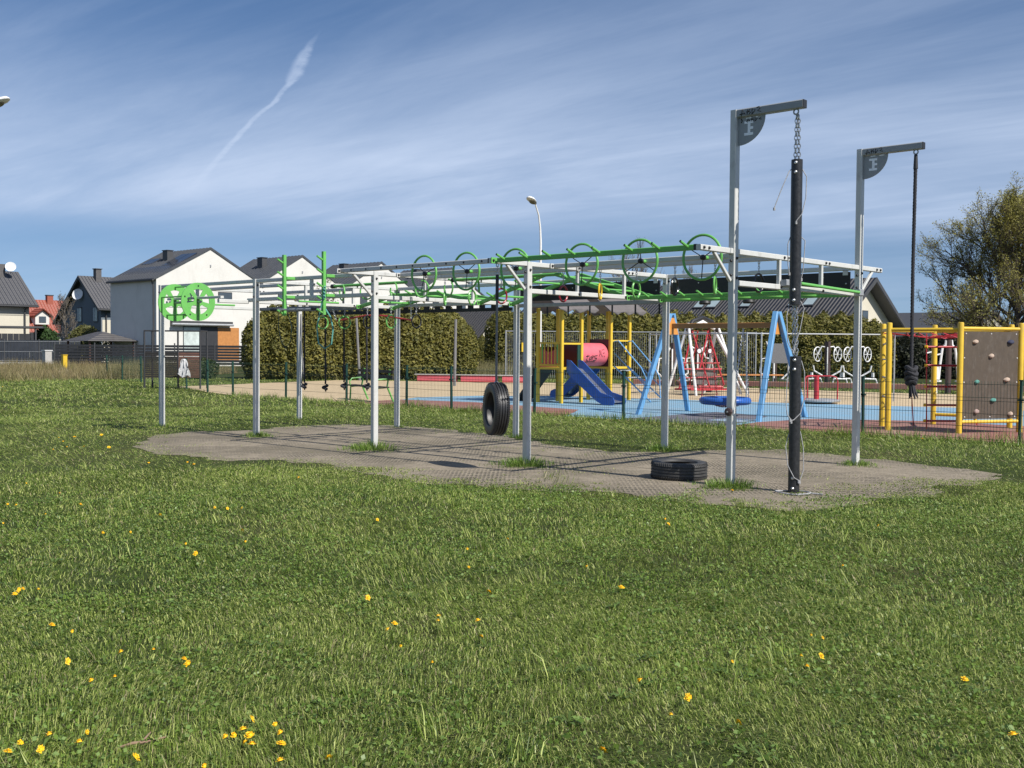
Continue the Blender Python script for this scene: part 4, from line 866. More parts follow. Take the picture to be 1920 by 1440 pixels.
# ------------------------------------------------------------------ ball-catch frame of thin grey pipes, behind the toys
nf = thing('pipe_frame', 'tall thin grey pipe frame standing behind the playground toys', 'frame', (2.3, 17.8, 0))
NP = [(-2.3, 18.9), (-2.15, 19.05), (2.2, 17.4), (2.5, 17.7), (4.9, 20.6), (5.1, 20.9)]
for x, y in NP: obj('pipe_post', MB().tube([(x, y, 0), (x, y, 2.02)], .024, 8), 'galvanised', nf, smooth=True)
for p, q in ((0, 2), (3, 4), (2, 3), (4, 5)): obj('top_pipe', MB().tube([(*NP[p], 1.98), (*NP[q], 1.98)], .02, 8), 'galvanised', nf, smooth=True)
mb = MB()
for p, q in ((0, 2), (3, 4)):
    a, b = Vector((*NP[p], 0)), Vector((*NP[q], 0))
    for i in range(1, 26): c = a.lerp(b, i/26); mb.tube([(c.x, c.y, .05), (c.x, c.y, 1.1)], .004, 3, cap=False)
    for z in (.1, .35, .6, .85, 1.1): mb.tube([(a.x, a.y, z), (b.x, b.y, z)], .004, 3, cap=False)
obj('wire_mesh', mb, 'fence_green', nf, kind='stuff')
gf = thing('mesh_gate_fence', 'tall grey mesh fence behind the play tower', 'fence', (-12, 30, 0))
GP = [(-17.5, 28.3), (-14.6, 31.0), (-11.6, 33.8), (-8.6, 36.6)]
for i, (x, y) in enumerate(GP):
    obj('fence_post', MB().tube([(x, y, 0), (x, y, 2.35)], .035, 8), 'galvanised', gf, smooth=True)
    if i+1 < len(GP):
        a, b = Vector((x, y, 0)), Vector((*GP[i+1], 0)); mb = MB()
        for j in range(1, 40): c = a.lerp(b, j/40); mb.tube([(c.x, c.y, .05), (c.x, c.y, 2.2)], .006, 3, cap=False)
        for z in (.1, .6, 1.1, 1.6, 2.2): mb.tube([(a.x, a.y, z), (b.x, b.y, z)], .007, 3, cap=False)
        obj('wire_panel', mb, 'galvanised', gf, kind='stuff'); obj('top_pipe', MB().tube([(a.x, a.y, 2.3), (b.x, b.y, 2.3)], .025, 6), 'galvanised', gf)
obj('notice', MB().box(-16.9, -16.86, 28.75, 29.05, 1.3, 1.75), 'yellow_metal', gf)

# two leaning poles in the sand, bench, sandpit edge
for x, y, z1, lx, lb in ((-17.6, 24.2, 2.7, 0, 'thin grey pole in the sand before the hedge, left of a taller one'), (-11.75, 19.2, 2.6, .05, 'tall thin grey pole in the sand beside the red edging'), (-19.2, 20.6, 2.85, -.25, 'thin leaning grey pole in the sand, behind the knotted ropes'), (-13.5, 25.3, 2.7, .22, 'thin leaning grey pole left of the play tower')):
    tag(obj('pole', MB().tube([(x, y, 0), (x+lx*.5, y, z1*.5), (x+lx, y, z1)], [.06, .055, .05], 8), 'strap_grey', at=(x, y, 0), smooth=True), lb, 'pole', 'bare poles in the sand')
bn = thing('bench', 'bench with black boards and bright green legs in the sand by the fence', 'bench', (-4.9, 9.0, 0))
bp, bq = Vector((-6.1, 9.6, 0)), Vector((-3.9, 9.0, 0)); bd_ = (bq-bp).normalized(); bnrm = Vector((-bd_.y, bd_.x, 0))
def bboard(o0, z0, z1, th, name): obj(name, MB().prism([bp+bnrm*o0+Vector((0, 0, z0)), bq+bnrm*o0+Vector((0, 0, z0)), bq+bnrm*o0+Vector((0, 0, z1)), bp+bnrm*o0+Vector((0, 0, z1))], -bnrm*th), 'bench_board', bn)
bboard(-.15, .40, .435, .14, 'seat_board'); bboard(.02, .40, .435, .14, 'seat_board'); bboard(.14, .62, .74, .035, 'back_board'); bboard(.16, .80, .88, .035, 'back_board')
for f in (.15, .88):
    o_ = bp.lerp(bq, f)
    obj('leg', MB().tube([o_-bnrm*.28, o_-bnrm*.26+Vector((0, 0, .38)), o_+bnrm*.08+Vector((0, 0, .40)), o_+bnrm*.17+Vector((0, 0, .9))], .025, 8), 'green_metal', bn, smooth=True)
    obj('leg', MB().tube([o_+bnrm*.28, o_+bnrm*.10+Vector((0, 0, .40))], .025, 8), 'green_metal', bn, smooth=True)
    obj('armrest', MB().tube([o_-bnrm*.26+Vector((0, 0, .38)), o_-bnrm*.30+Vector((0, 0, .52)), o_-bnrm*.22+Vector((0, 0, .62)), o_+bnrm*.10+Vector((0, 0, .64))], .02, 8), 'green_metal', bn, smooth=True)
pe = thing('sandpit_edge', 'low pink red sandpit edging at the foot of the hedge', 'edging', (-15.5, 22.5, 0))
for a, b in (((-16.8, 21.9), (-15.2, 22.7)), ((-15.0, 22.8), (-13.6, 23.6)), ((-13.4, 23.7), (-12.2, 24.6))):
    obj('edge_block', MB().bar((*a, .14), (*b, .14), .22, .30, .3), 'pink_plastic', pe); obj('edge_top', MB().bar((a[0]-.1, a[1]-.06, .31), (b[0]+.1, b[1]+.06, .31), .28, .04), 'concrete', pe)

# ------------------------------------------------------------------ outdoor gym
def gym_wheels(name, label, c):
    t = thing(name, label, 'exercise machine', c, 'white outdoor exercise machines'); x, y, _ = c
    u = Vector((rt.x, rt.y, 0)).normalized(); o = Vector(c)
    obj('column', MB().bar(o, o+Vector((0, 0, 1.86)), .20, .20), 'gym_brown', t); obj('panel', MB().bar(o+tv*.11+Vector((0, 0, .45)), o+tv*.11+Vector((0, 0, 1.62)), .11, .03), 'white_gloss', t)
    for s_ in (-1, 1):
        wc = o+u*.42*s_+Vector((0, 0, 1.32)); ax_ = (u*.75+tv*.66)
        w_ = obj('wheel', MB().ring(wc, .30, .025, ax_, 24, 6), 'white_gloss', t, smooth=True)
        p1 = ax_.cross(Vector((0, 0, 1))).normalized()
        for j in range(6): a = j*math.pi/3; obj('spoke', MB().tube([wc, wc+p1*.29*math.cos(a)+Vector((0, 0, .29*math.sin(a)))], .012, 5), 'white_gloss', w_)
        obj('arm', MB().tube([o+Vector((0, 0, 1.6)), o+u*.25*s_+Vector((0, 0, 1.65)), wc], .03, 7), 'white_gloss', t, smooth=True)
        obj('seat_arm', MB().tube([o+Vector((0, 0, .3)), o+u*.55*s_+Vector((0, 0, .62)), o+u*.6*s_+Vector((0, 0, .85))], .035, 7), 'white_gloss', t, smooth=True)
        obj('foot_arch', MB().tube([o+u*.2*s_+Vector((0, 0, .02)), o+u*.28*s_+Vector((0, 0, .30)), o+u*.78*s_+Vector((0, 0, .28)), o+u*.88*s_+Vector((0, 0, .0))], .04, 7), 'white_gloss', t, smooth=True)
        obj('seat', MB().bar(o+u*.66*s_+Vector((0, 0, .36)), o+u*.66*s_+Vector((0, 0, .56)), .12, .10), 'white_gloss', t)
def gym_press(name, label, c, sc=1.0):
    t = thing(name, label, 'exercise machine', c, 'white outdoor exercise machines'); u = Vector((rt.x, rt.y, 0)).normalized(); o = Vector(c)
    obj('column', MB().tube([o, o+Vector((0, 0, 1.9*sc))], .10, 10), 'gym_brown', t, smooth=True)
    for s_ in (-1, 1):
        obj('lever', MB().tube([o+u*.06*s_+Vector((0, 0, 1.75*sc)), o+u*.22*s_+Vector((0, 0, 1.62*sc)), o+u*.30*s_+Vector((0, 0, 1.0*sc)), o+u*.34*s_+Vector((0, 0, .5*sc))], .045, 8), 'white_gloss', t, smooth=True)
        obj('handle', MB().tube([o+u*.26*s_+Vector((0, 0, 1.4*sc)), o+u*.5*s_+Vector((0, 0, 1.34*sc)), o+u*.62*s_+Vector((0, 0, 1.46*sc)), o+u*.78*s_+Vector((0, 0, 1.42*sc))], .03, 7), 'white_gloss', t, smooth=True)
        obj('seat', MB().bar(o+u*.45*s_+Vector((0, 0, .42*sc)), o+u*.45*s_+Vector((0, 0, .47*sc)), .32, .34), 'white_gloss', t)
        obj('backrest', MB().prism([o+u*(.45*s_-.15)+tv*.05+Vector((0, 0, .5*sc)), o+u*(.45*s_+.15)+tv*.05+Vector((0, 0, .5*sc)), o+u*(.45*s_+.10)+tv*.05+Vector((0, 0, .95*sc)), o+u*(.45*s_-.10)+tv*.05+Vector((0, 0, .95*sc))], tv*.04), 'white_gloss', t)
        obj('leg', MB().tube([o+u*.45*s_+Vector((0, 0, .44*sc)), o+u*.42*s_], .05, 8), 'white_gloss', t, smooth=True)
    obj('yoke', MB().tube([o-u*.12+Vector((0, 0, 1.62*sc)), o-u*.1+Vector((0, 0, 1.86*sc)), o+u*.1+Vector((0, 0, 1.86*sc)), o+u*.12+Vector((0, 0, 1.62*sc))], .05, 8), 'white_gloss', t, smooth=True)
def gym_stand(name, label, c, pale=False):
    t = thing(name, label, 'exercise machine', c, 'white outdoor exercise machines'); u = Vector((rt.x, rt.y, 0)).normalized(); o = Vector(c)
    obj('column', MB().bar(o, o+Vector((0, 0, 1.75)), .16, .16), 'gym_brown', t); obj('panel', MB().bar(o+tv*.09+Vector((0, 0, .3)), o+tv*.09+Vector((0, 0, 1.5)), .13, .03), 'white_gloss', t)
    for s_ in (-1, 1):
        obj('rail', MB().tube([o+u*.12*s_+Vector((0, 0, 1.55)), o+u*.30*s_+Vector((0, 0, 1.15)), o+u*.55*s_+Vector((0, 0, 1.1)), o+u*.62*s_+Vector((0, 0, .55)), o+u*.30*s_+Vector((0, 0, .25))], .035, 7), 'white_gloss', t, smooth=True)
        obj('horn', MB().tube([o+u*.12*s_+Vector((0, 0, 1.5)), o+u*.3*s_+Vector((0, 0, 1.62)), o+u*.36*s_+Vector((0, 0, 1.85))], .03, 7), 'white_gloss', t, smooth=True)
        obj('foot_plate', MB().bar(o+u*.4*s_+Vector((0, 0, .22)), o+u*.4*s_+Vector((0, 0, .26)), .16, .32), 'white_gloss', t)
gym_wheels('exercise_machine', 'white exercise machine with two big spoked wheels before the hedge', (-2.65, 32.2, 0))
gym_wheels('exercise_machine', 'white exercise machine with spoked wheels partly hidden behind the farther crane post', (-1.75, 33.1, 0))
gym_stand('exercise_machine', 'white exercise machine with cream column just right of the blue swing leg', (-4.4, 30.9, 0))
gym_press('exercise_machine', 'white press machine seen through the yellow climbing frame', (4.0, 28.0, 0))
gym_stand('exercise_machine', 'white exercise machine seen through the red wheelchair swing', (-5.6, 26.9, 0)); gym_stand('exercise_machine', 'white exercise machine left of the wheelchair swing, behind a blue leg', (-6.35, 26.2, 0))
u_ = Vector((rt.x, rt.y, 0)).normalized()
for c, lb, ns_ in (((-3.4, 29.6, 0), 'grey notice board beside the exercise machines', 1.0), ((1.66, 28.1, 0), 'small grey notice board between the left posts of the yellow climbing frame', .4)):
    t = thing('notice_board', lb, 'sign', c); o = Vector(c)
    obj('board', MB().prism([o-u_*.38*ns_+Vector((0, 0, .95)), o+u_*.38*ns_+Vector((0, 0, .95)), o+u_*.38*ns_+Vector((0, 0, 1.75)), o-u_*.38*ns_+Vector((0, 0, 1.75))], -tv*.03), 'strap_grey', t)
    for s_ in (-.3, .3): obj('leg', MB().tube([o+u_*s_*ns_, o+u_*s_*ns_+Vector((0, 0, .96))], .025, 6), 'galvanised', t)
rb = thing('red_kerb', 'long red kerb band in front of the exercise machines', 'kerb', (0, 26.5, 0))
for i in range(9): a = Vector((-8.5+i*1.7, 26.5+i*.62, 0)); obj('kerb_block', MB().bar(a+Vector((0, 0, .12)), a+Vector((1.62, .60, .12)), .18, .22), 'rubber_red', rb)
pb = thing('picnic_bench', 'low orange wooden bench behind the blue swing', 'bench', (-1.6, 22.5, 0))
obj('top_board', MB().bar((-2.6, 21.7, .62), (-.2, 23.9, .62), .35, .05), 'wood_orange', pb); [obj('leg', MB().bar((-2.6+f*2.4, 21.7+f*2.2, 0), (-2.6+f*2.4, 21.7+f*2.2, .60), .08, .30), 'black_metal', pb) for f in (.2, .8)]

# ------------------------------------------------------------------ houses
def house_x(name, label, xg, xb, yc, half, ze, zr, wall='plaster_white', roof='seam_metal', seams=True, over=.06, eave=.22):
    """gable faces +X, ridge runs along X"""
    t = thing(name, label, 'house', (xg, yc, 0))
    poly = [(xg, yc-half, -.2), (xg, yc+half, -.2), (xg, yc+half, ze), (xg, yc, zr-.12), (xg, yc-half, ze)]
    obj('wall', MB().prism(poly, (xb-xg, 0, 0)), wall, t)
    sl = (zr-ze)/half; roofs = []
    for s_ in (-1, 1):
        ye = yc+s_*(half+eave); zl = ze-sl*eave
        p = [(xg+over, yc, zr), (xg+over, ye, zl+.12), (xg+over, ye, zl), (xg+over, yc, zr-.13)]
        r_ = obj('roof', MB().prism(p, (xb-xg-2*over, 0, 0)), roof, t); roofs.append(r_)
        if seams:
            n = int((xg-xb)/.42); o0 = None
            for j in range(n+1):
                x = xg+over-.03-(xg-xb+2*over-.06)*j/n
                if o0 is None: o0 = obj('seam', MB().bar((x, yc+s_*.02, zr+.012), (x, ye, zl+.135), .03, .05), roof, r_); x00 = x
                else: share(o0, (x-x00, 0, 0), r_)
        obj('gutter', MB().bar((xg+over, ye+s_*.05, zl+.02), (xb-over, ye+s_*.05, zl+.02), .12, .12), 'trim_dark', r_)
    obj('downpipe', MB().tube([(xg-.35, yc-half-.16, ze-.2), (xg-.30, yc-half-.06, ze-.5), (xg-.30, yc-half-.06, 0)], .05, 6), 'trim_dark', t)
    return t, roofs
def win_x(t, x, y0, y1, z0, z1, pane='glass', frame='window_frame', mull=0):
    w_ = obj('window', MB().box(x-.1, x+.03, y0, y1, z0, z1), frame, t)
    n = mull+1
    for i in range(n):
        a, b = y0+(y1-y0)*i/n+.05, y0+(y1-y0)*(i+1)/n-.05; obj('pane', MB().box(x+.0305, x+.036, a, b, z0+.06, z1-.06), pane, w_)
    return w_
XG, XB = -50.24, -56.7
ORD = ['first', 'second', 'third', 'fourth']
LBL = ['nearest white gabled house with solar panels on its dark metal roof, left of the hedge', 'second white gabled house with dark seamed roof, behind the green peg posts', 'third white gabled house in the row, its dark roof just above the grey beam', 'farthest white gabled house of the row, its wall showing right of the hedge']
for i, (yc, hf) in enumerate(((32.45, 4.23), (40.55, 3.9), (48.6, 3.85), (56.75, 4.08))):
    t, rf = house_x('terrace_house', LBL[i], XG-(.0 if i == 0 else .1*i), XB, yc, hf, 6.08, 8.47); xg = XG-(.0 if i == 0 else .1*i)
    t['group'] = 'row of white gabled houses'
    ck = obj('chimney', MB().box(-53.9, -53.25, yc-1.65, yc-1.2, 7.0, 8.32), 'trim_dark', rf[0]); obj('chimney_cap', MB().box(-53.95, -53.2, yc-1.70, yc-1.15, 8.321, 8.37), 'window_frame', rf[0])
    win_x(t, xg, yc+.62, yc+1.78, 4.6, 5.35); win_x(t, xg, yc-2.25, yc-1.5, 4.85, 5.5)
    win_x(t, xg, yc-2.2, yc-.85, .3, 2.82, 'curtain'); win_x(t, xg, yc-.80, yc+.56, .3, 2.82, 'window_frame')
    if i != 3: obj('wood_cladding', MB().box(xg-.05, xg+.035, yc+.58, yc+2.35, .3, 2.78), 'wood_orange', t)
    obj('awning_box', MB().box(xg+.002, xg+.40, yc-3.2, yc+1.6, 2.92, 3.2), 'trim_dark', t); obj('awning_bar', MB().tube([(xg+.38, yc-3.25, 2.96), (xg+.38, yc+1.65, 2.96)], .09, 8), 'galvanised', t)
    obj('gable_lamp', MB().box(xg+.001, xg+.07, yc-.04, yc+.04, 7.1, 7.25), 'galvanised', t)
    if i == 3: win_x(t, xg, yc+1.0, yc+2.15, 3.75, 4.75, 'glass_pale'); obj('grey_panel', MB().box(xg-.02, xg+.012, yc+1.0, yc+2.15, 3.2, 3.75), 'trim_dark', t)
    if i == 0:
        sl = (8.47-6.08)/4.23
        def rp(x, v, h=.05): return (x, yc-v, 8.47-sl*v+h)
        sp0 = None
        for (x, v) in [(-50.55-1.06*j, 2.55) for j in range(6)]+[(-50.55-1.06*j, .85) for j in range(2)]:
            if sp0 is None: sp0 = obj('solar_panel', MB().prism([rp(x, v), rp(x-1.0, v), rp(x-1.0, v+1.62), rp(x, v+1.62)], (0, -.02, .035)), 'solar', rf[0]); p00 = rp(x, v)
            else: q = rp(x, v); share(sp0, (q[0]-p00[0], q[1]-p00[1], q[2]-p00[2]), rf[0])
        obj('roof_window', MB().prism([rp(-54.9, 1.2), rp(-56.3, 1.2), rp(-56.3, 2.0), rp(-54.9, 2.0)], (0, -.02, .03)), 'solar', rf[0])
# low wing behind the hedge, right of the row
t, rf = house_x('small_house', 'small cream gabled house with dark tiled roof right of the white row', -41.5, -50, 53.4, 2.2, 2.6, 4.6, 'plaster_cream', 'tile_dark_x', False, .3, .5)
# long tiled house on the right
RX, RYC, RH = -16.0, 66.56, 4.9
t = thing('tiled_house', 'long house with dark tiled roof, roof windows and balcony behind the right hedge', 'house', (RX, RYC, 0))
obj('wall', MB().prism([(RX-.9, RYC-RH, -.2), (RX-.9, RYC+RH, -.2), (RX-.9, RYC+RH, 3.5), (RX-.9, RYC, 6.45), (RX-.9, RYC-RH, 3.5)], (-21, 0, 0)), 'plaster_cream', t)
rf = []
for s_ in (-1, 1):
    p = [(RX, RYC, 6.80), (RX, RYC+s_*5.5, 3.22), (RX, RYC+s_*5.5, 2.98), (RX, RYC, 6.52)]; r_ = obj('roof', MB().prism(p, (-23, 0, 0)), 'tile_dark_x', t); rf.append(r_)
    obj('verge_board', MB().prism([(RX+.03, RYC, 6.83), (RX+.03, RYC+s_*5.55, 3.24), (RX+.03, RYC+s_*5.55, 2.93), (RX+.03, RYC, 6.48)], (-.028, 0, 0)), 'trim_dark', r_)
    obj('soffit', MB().prism([(RX-.004, RYC+s_*.02, 6.46), (RX-.004, RYC+s_*5.5, 2.95), (RX-.004, RYC+s_*5.5, 2.90), (RX-.004, RYC+s_*.02, 6.40)], (-.88, 0, 0)), 'trim_dark', r_)
sl = (6.80-3.22)/5.5
for x in (-19.3, -20.5, -24.6, -27.6, -28.8):
    o_ = obj('roof_window', MB().prism([(x, RYC-1.95, 6.80-sl*1.95+.04), (x-.95, RYC-1.95, 6.80-sl*1.95+.04), (x-.95, RYC-3.35, 6.80-sl*3.35+.04), (x, RYC-3.35, 6.80-sl*3.35+.04)], (0, -.04, .06)), 'window_frame', rf[0])
    obj('pane', MB().prism([(x-.08, RYC-2.05, 6.80-sl*2.05+.085), (x-.87, RYC-2.05, 6.80-sl*2.05+.085), (x-.87, RYC-3.25, 6.80-sl*3.25+.085), (x-.08, RYC-3.25, 6.80-sl*3.25+.085)], (0, -.018, .03)), 'glass_pale', o_)
win_x(t, RX-.9, RYC-.35, RYC+.6, 2.0, 4.4); win_x(t, RX-.9, RYC-2.2, RYC-1.6, 2.3, 4.4)
bl_ = obj('balcony', MB().box(RX-.88, RX+.1, RYC-.6, RYC+2.4, 1.7, 1.95), 'plaster_white', t)
for z in (2.15, 2.35, 2.55, 2.75, 2.95): obj('balcony_rail', MB().tube([(RX+.08, RYC-.6, z), (RX+.08, RYC+2.4, z)], .02, 6), 'galvanised', bl_)
t, rf = house_x('low_house', 'grey roofed low house at the right, beyond the balcony house', -12, -26, 79, 6, 2.6, 4.6, 'plaster_sand', 'trim_dark', False, .3, .5)
t, rf = house_x('distant_house', 'dark roofed house far behind the leafy tree', -20, -33, 104, 6, 3.0, 4.75, 'plaster_grey', 'trim_dark', False, .3, .5); obj('chimney', MB().box(-24, -22.8, 102, 103, 3.5, 5.3), 'brick_dark', rf[0])

def house_y(name, label, xr, yg, yb, hw_l, hw_r, ze_l, ze_r, zr, wall, roof, eave=.5, over=.5):
    """gable faces -Y, ridge runs along Y"""
    t = thing(name, label, 'house', (xr, yg, 0)); zl, zq = zr-.2, .25
    obj('wall', MB().prism([(xr-hw_l, yg, -.2), (xr+hw_r, yg, -.2), (xr+hw_r, yg, ze_r), (xr, yg, zr-.22), (xr-hw_l, yg, ze_l)], (0, yb-yg, 0)), wall, t); rf = []
    for s_, hw, ze in ((-1, hw_l, ze_l), (1, hw_r, ze_r)):
        sl = (zr-ze)/hw; p = [(xr, yg-over, zr), (xr+s_*(hw+eave), yg-over, ze-sl*eave), (xr+s_*(hw+eave), yg-over, ze-sl*eave-.2), (xr, yg-over, zr-.22)]
        r_ = obj('roof', MB().prism(p, (0, yb-yg+2*over, 0)), roof, t); rf.append(r_)
        obj('gutter', MB().bar((xr+s_*(hw+eave+.06), yg-over, ze-sl*eave-.1), (xr+s_*(hw+eave+.06), yb+over, ze-sl*eave-.1), .13, .12), 'trim_dark', r_)
        obj('verge_board', MB().prism([(xr, yg-over-.03, zr+.02), (xr+s_*(hw+eave), yg-over-.03, ze-sl*eave+.02), (xr+s_*(hw+eave), yg-over-.03, ze-sl*eave-.26), (xr, yg-over-.03, zr-.28)], (0, .028, 0)), 'trim_dark', r_)
    return t, rf
def dish(parent, c, d, r=.42):
    d = Vector(d).normalized(); o_ = obj('satellite_dish', MB().lathe([(r*f, -.14*(1-f*f)) for f in (.05, .3, .55, .8, 1.0)]+[(r*f, -.14*(1-f*f)+.02) for f in (.97, .6, .3, .05)], c, d, 20, closed=False), 'white_gloss', parent, smooth=True)
    obj('dish_arm', MB().tube([Vector(c)-d*.1, Vector(c)-d*.25-Vector((0, 0, .5))], .03, 5), 'galvanised', parent)
t, rf = house_y('grey_house', 'dark grey gabled house with white dish and two narrow windows', -73.25, 34.3, 44, 4.4, 3.1, 3.85, 4.95, 7.45, 'plaster_grey', 'tile_dark_y')
ck = obj('chimney', MB().box(-73.1, -72.6, 35.1, 35.6, 6.0, 8.05), 'brick_dark', rf[1]); obj('chimney_cap', MB().box(-73.16, -72.54, 35.04, 35.66, 8.051, 8.12), 'trim_dark', rf[1])
for x in (-74.0, -71.1):
    w_ = obj('window', MB().box(x-.42, x+.42, 34.25, 34.35, 3.4, 4.75), 'window_frame', t); obj('pane', MB().box(x-.05, x+.36, 34.243, 34.249, 3.5, 4.65), 'curtain', w_); obj('pane', MB().box(x-.36, x-.09, 34.243, 34.249, 3.5, 4.65), 'glass', w_)
dish(t, (-73.6, 33.9, 5.85), (.55, -.8, .25), .5)
obj('side_wall_band', MB().box(-70.149, -70.12, 34.4, 43.9, .0, 3.6), 'plaster_cream', t); obj('downpipe', MB().tube([(-70.0, 34.6, 4.6), (-70.02, 34.7, 4.2), (-70.02, 34.7, 0)], .06, 6), 'trim_dark', t)
t, rf = house_y('dark_roofed_house', 'cream house with dark tiled roof and satellite dish at the left edge', -69.6, 14.5, 26.6, 3.2, 3.1, 4.9, 4.9, 7.25, 'plaster_cream', 'tile_dark_y')
obj('chimney', MB().box(-69.4, -68.9, 25.3, 25.8, 6.3, 7.75), 'brick_dark', rf[1]); dish(t, (-68.4, 26.0, 7.55), (.8, -.35, .3), .40)
obj('wall_band', MB().box(-66.499, -66.47, 14.5, 26.55, 3.7, 4.85), 'plaster_sand', t); obj('wall_band', MB().box(-66.499, -66.47, 14.5, 26.55, 1.2, 2.3), 'plaster_sand', t); obj('downpipe', MB().tube([(-66.1, 26.3, 4.55), (-66.35, 26.2, 4.1), (-66.35, 26.2, 0)], .06, 6), 'trim_dark', t)
t, rf = house_y('red_roofed_house', 'distant house with red tiled roof and small white dormer', -107.5, 36, 48.3, 3.6, 3.3, 3.3, 3.3, 6.6, 'plaster_sand', 'tile_red')
obj('chimney', MB().box(-107.5, -107.0, 46.4, 47.1, 5.9, 7.1), 'brick_red', rf[1]); obj('chimney_cap', MB().box(-107.55, -106.95, 46.35, 47.15, 7.101, 7.2), 'trim_dark', rf[1])
dm = obj('dormer', MB().prism([(-104.1, 43.7, 3.7), (-104.1, 45.3, 3.7), (-104.1, 45.3, 4.7), (-104.1, 44.5, 5.3), (-104.1, 43.7, 4.7)], (-1.6, 0, 0)), 'plaster_white', t)
for s_ in (-1, 1): obj('dormer_roof', MB().prism([(-103.8, 44.5, 5.5), (-103.8, 44.5+s_*1.15, 4.62), (-103.8, 44.5+s_*1.15, 4.5), (-103.8, 44.5, 5.36)], (-2.2, 0, 0)), 'tile_red', dm)
obj('dormer_window', MB().box(-104.09, -104.05, 44.1, 44.9, 3.9, 4.6), 'glass', dm)

# ------------------------------------------------------------------ garden fences, boxes, carport, gazebo, screens
def panel_fence(name, label, pts, h, mat_, plinth=True, slats=0, first=None):
    t = thing(name, label, 'fence', (*pts[0], 0))
    for (x0, y0), (x1, y1) in zip(pts[:-1], pts[1:]):
        a, b = Vector((x0, y0, 0)), Vector((x1, y1, 0)); L = (b-a).length; n = max(1, round(L/2.5)); d = (b-a)/n; nn = Vector((d.y, -d.x, 0)).normalized()
        for i in range(n):
            p, q = a+d*i, a+d*(i+1)
            obj('fence_post', MB().bar(p, p+Vector((0, 0, h+.08)), .07, .07), 'trim_dark', t)
            if slats:
                for k in range(slats):
                    z = .18+(h-.2)*k/slats; obj('slat', MB().bar(p+Vector((0, 0, z+(h-.2)/slats*.42)), q+Vector((0, 0, z+(h-.2)/slats*.42)), .03, (h-.2)/slats*.80), mat_, t)
            else:
                m_ = int(d.length/.21)
                for k in range(m_): p2, q2 = p+d*((k+.06)/m_), p+d*((k+.94)/m_); obj('board', MB().prism([p2+nn*.01+Vector((0, 0, .22)), q2+nn*.01+Vector((0, 0, .22)), q2+nn*.01+Vector((0, 0, h)), p2+nn*.01+Vector((0, 0, h))], -nn*.02), mat_, t)
                for z in (.3, .95, h-.1): obj('rail', MB().bar(p+nn*.02+Vector((0, 0, z)), q+nn*.02+Vector((0, 0, z)), .03, .03), 'galvanised', t)
            if plinth: obj('plinth', MB().prism([p+nn*.05, q+nn*.05, q+nn*.05+Vector((0, 0, .21)), p+nn*.05+Vector((0, 0, .21))], -nn*.1), 'concrete', t)
    return t
panel_fence('board_fence', 'tall dark grey board fence on a concrete plinth at the left edge', [(-64.5, 19.0), (-59.0, 24.0), (-56.8, 26.0)], 1.78, 'panel_fence')
panel_fence('slat_fence', 'long dark slatted garden fence in front of the white houses', [(-53.5, 22.6), (-45.5, 29.8), (-40.5, 34.4)], 1.55, 'panel_fence_dark', False, 7)
t = thing('utility_box', 'white utility cabinet in front of the board fence', 'cabinet', (-55.6, 23.0, 0)); obj('cabinet', MB().box(-55.85, -55.35, 22.8, 23.25, .12, 1.05), 'concrete', t); obj('lid', MB().box(-55.9, -55.3, 22.75, 23.3, 1.051, 1.10), 'white_gloss', t); obj('base', MB().box(-55.8, -55.4, 22.85, 23.2, 0, .119), 'concrete', t)
t = thing('gas_box', 'small yellow gas box standing in the dry grass', 'box', (-45.9, 19.7, 0)); obj('cabinet', MB().box(-46.05, -45.8, 19.58, 19.83, .05, .84), 'box_yellow', t); obj('lid', MB().box(-46.08, -45.77, 19.55, 19.86, .841, .88), 'box_yellow', t); obj('door', MB().box(-45.799, -45.792, 19.60, 19.81, .15, .75), 'yellow_metal', t)
t = thing('carport', 'flat roofed dark carport behind the board fence at the left edge', 'carport', (-63, 23, 0))
obj('roof', MB().prism([(-67.0, 21.0, 2.66), (-63.0, 18.6, 2.66), (-60.6, 25.0, 2.66), (-64.5, 27.0, 2.66)], (0, 0, .14)), 'trim_dark', t)
for x, y in ((-62.9, 19.2), (-60.9, 24.6), (-61.9, 22.0)): obj('post', MB().bar((x, y, 0), (x, y, 2.65), .12, .12), 'trim_dark', t)
for k in range(16): a = Vector((-62.8, 19.0, 0)).lerp(Vector((-60.8, 24.7, 0)), k/16); b = Vector((-62.8, 19.0, 0)).lerp(Vector((-60.8, 24.7, 0)), (k+.9)/16); obj('wall_board', MB().prism([a+Vector((-.2, 0, .9)), b+Vector((-.2, 0, .9)), b+Vector((-.2, 0, 2.25)), a+Vector((-.2, 0, 2.25))], (-.04, 0, 0)), 'panel_fence_dark', t)
t = thing('gazebo', 'low dark tiled gazebo roof showing above the slatted fence', 'gazebo', (-54.4, 27.3, 0)); gx, gy = -54.6, 26.4
obj('roof', MB().add([(gx-1.9, gy-1.9, 1.75), (gx+1.9, gy-1.9, 1.75), (gx+1.9, gy+1.9, 1.75), (gx-1.9, gy+1.9, 1.75), (gx-.5, gy, 2.4), (gx+.5, gy, 2.4)], [(0, 1, 5, 4), (1, 2, 5), (2, 3, 4, 5), (3, 0, 4), (0, 3, 2, 1)]), 'tile_dark_x', t)
for sx in (-1.6, 1.6):
    for sy in (-1.6, 1.6): obj('post', MB().bar((gx+sx, gy+sy, 0), (gx+sx, gy+sy, 1.745), .12, .12), 'slat_brown', t)
t = thing('slat_screen', 'open metal framed screen with dark and brown horizontal slats by the fence', 'screen', (-15.9, 9.4, 0))
SP = [(-16.5, 8.75), (-15.62, 9.53), (-15.05, 10.05)]; SP2 = [(-16.95, 9.3), (-15.5, 10.6)]
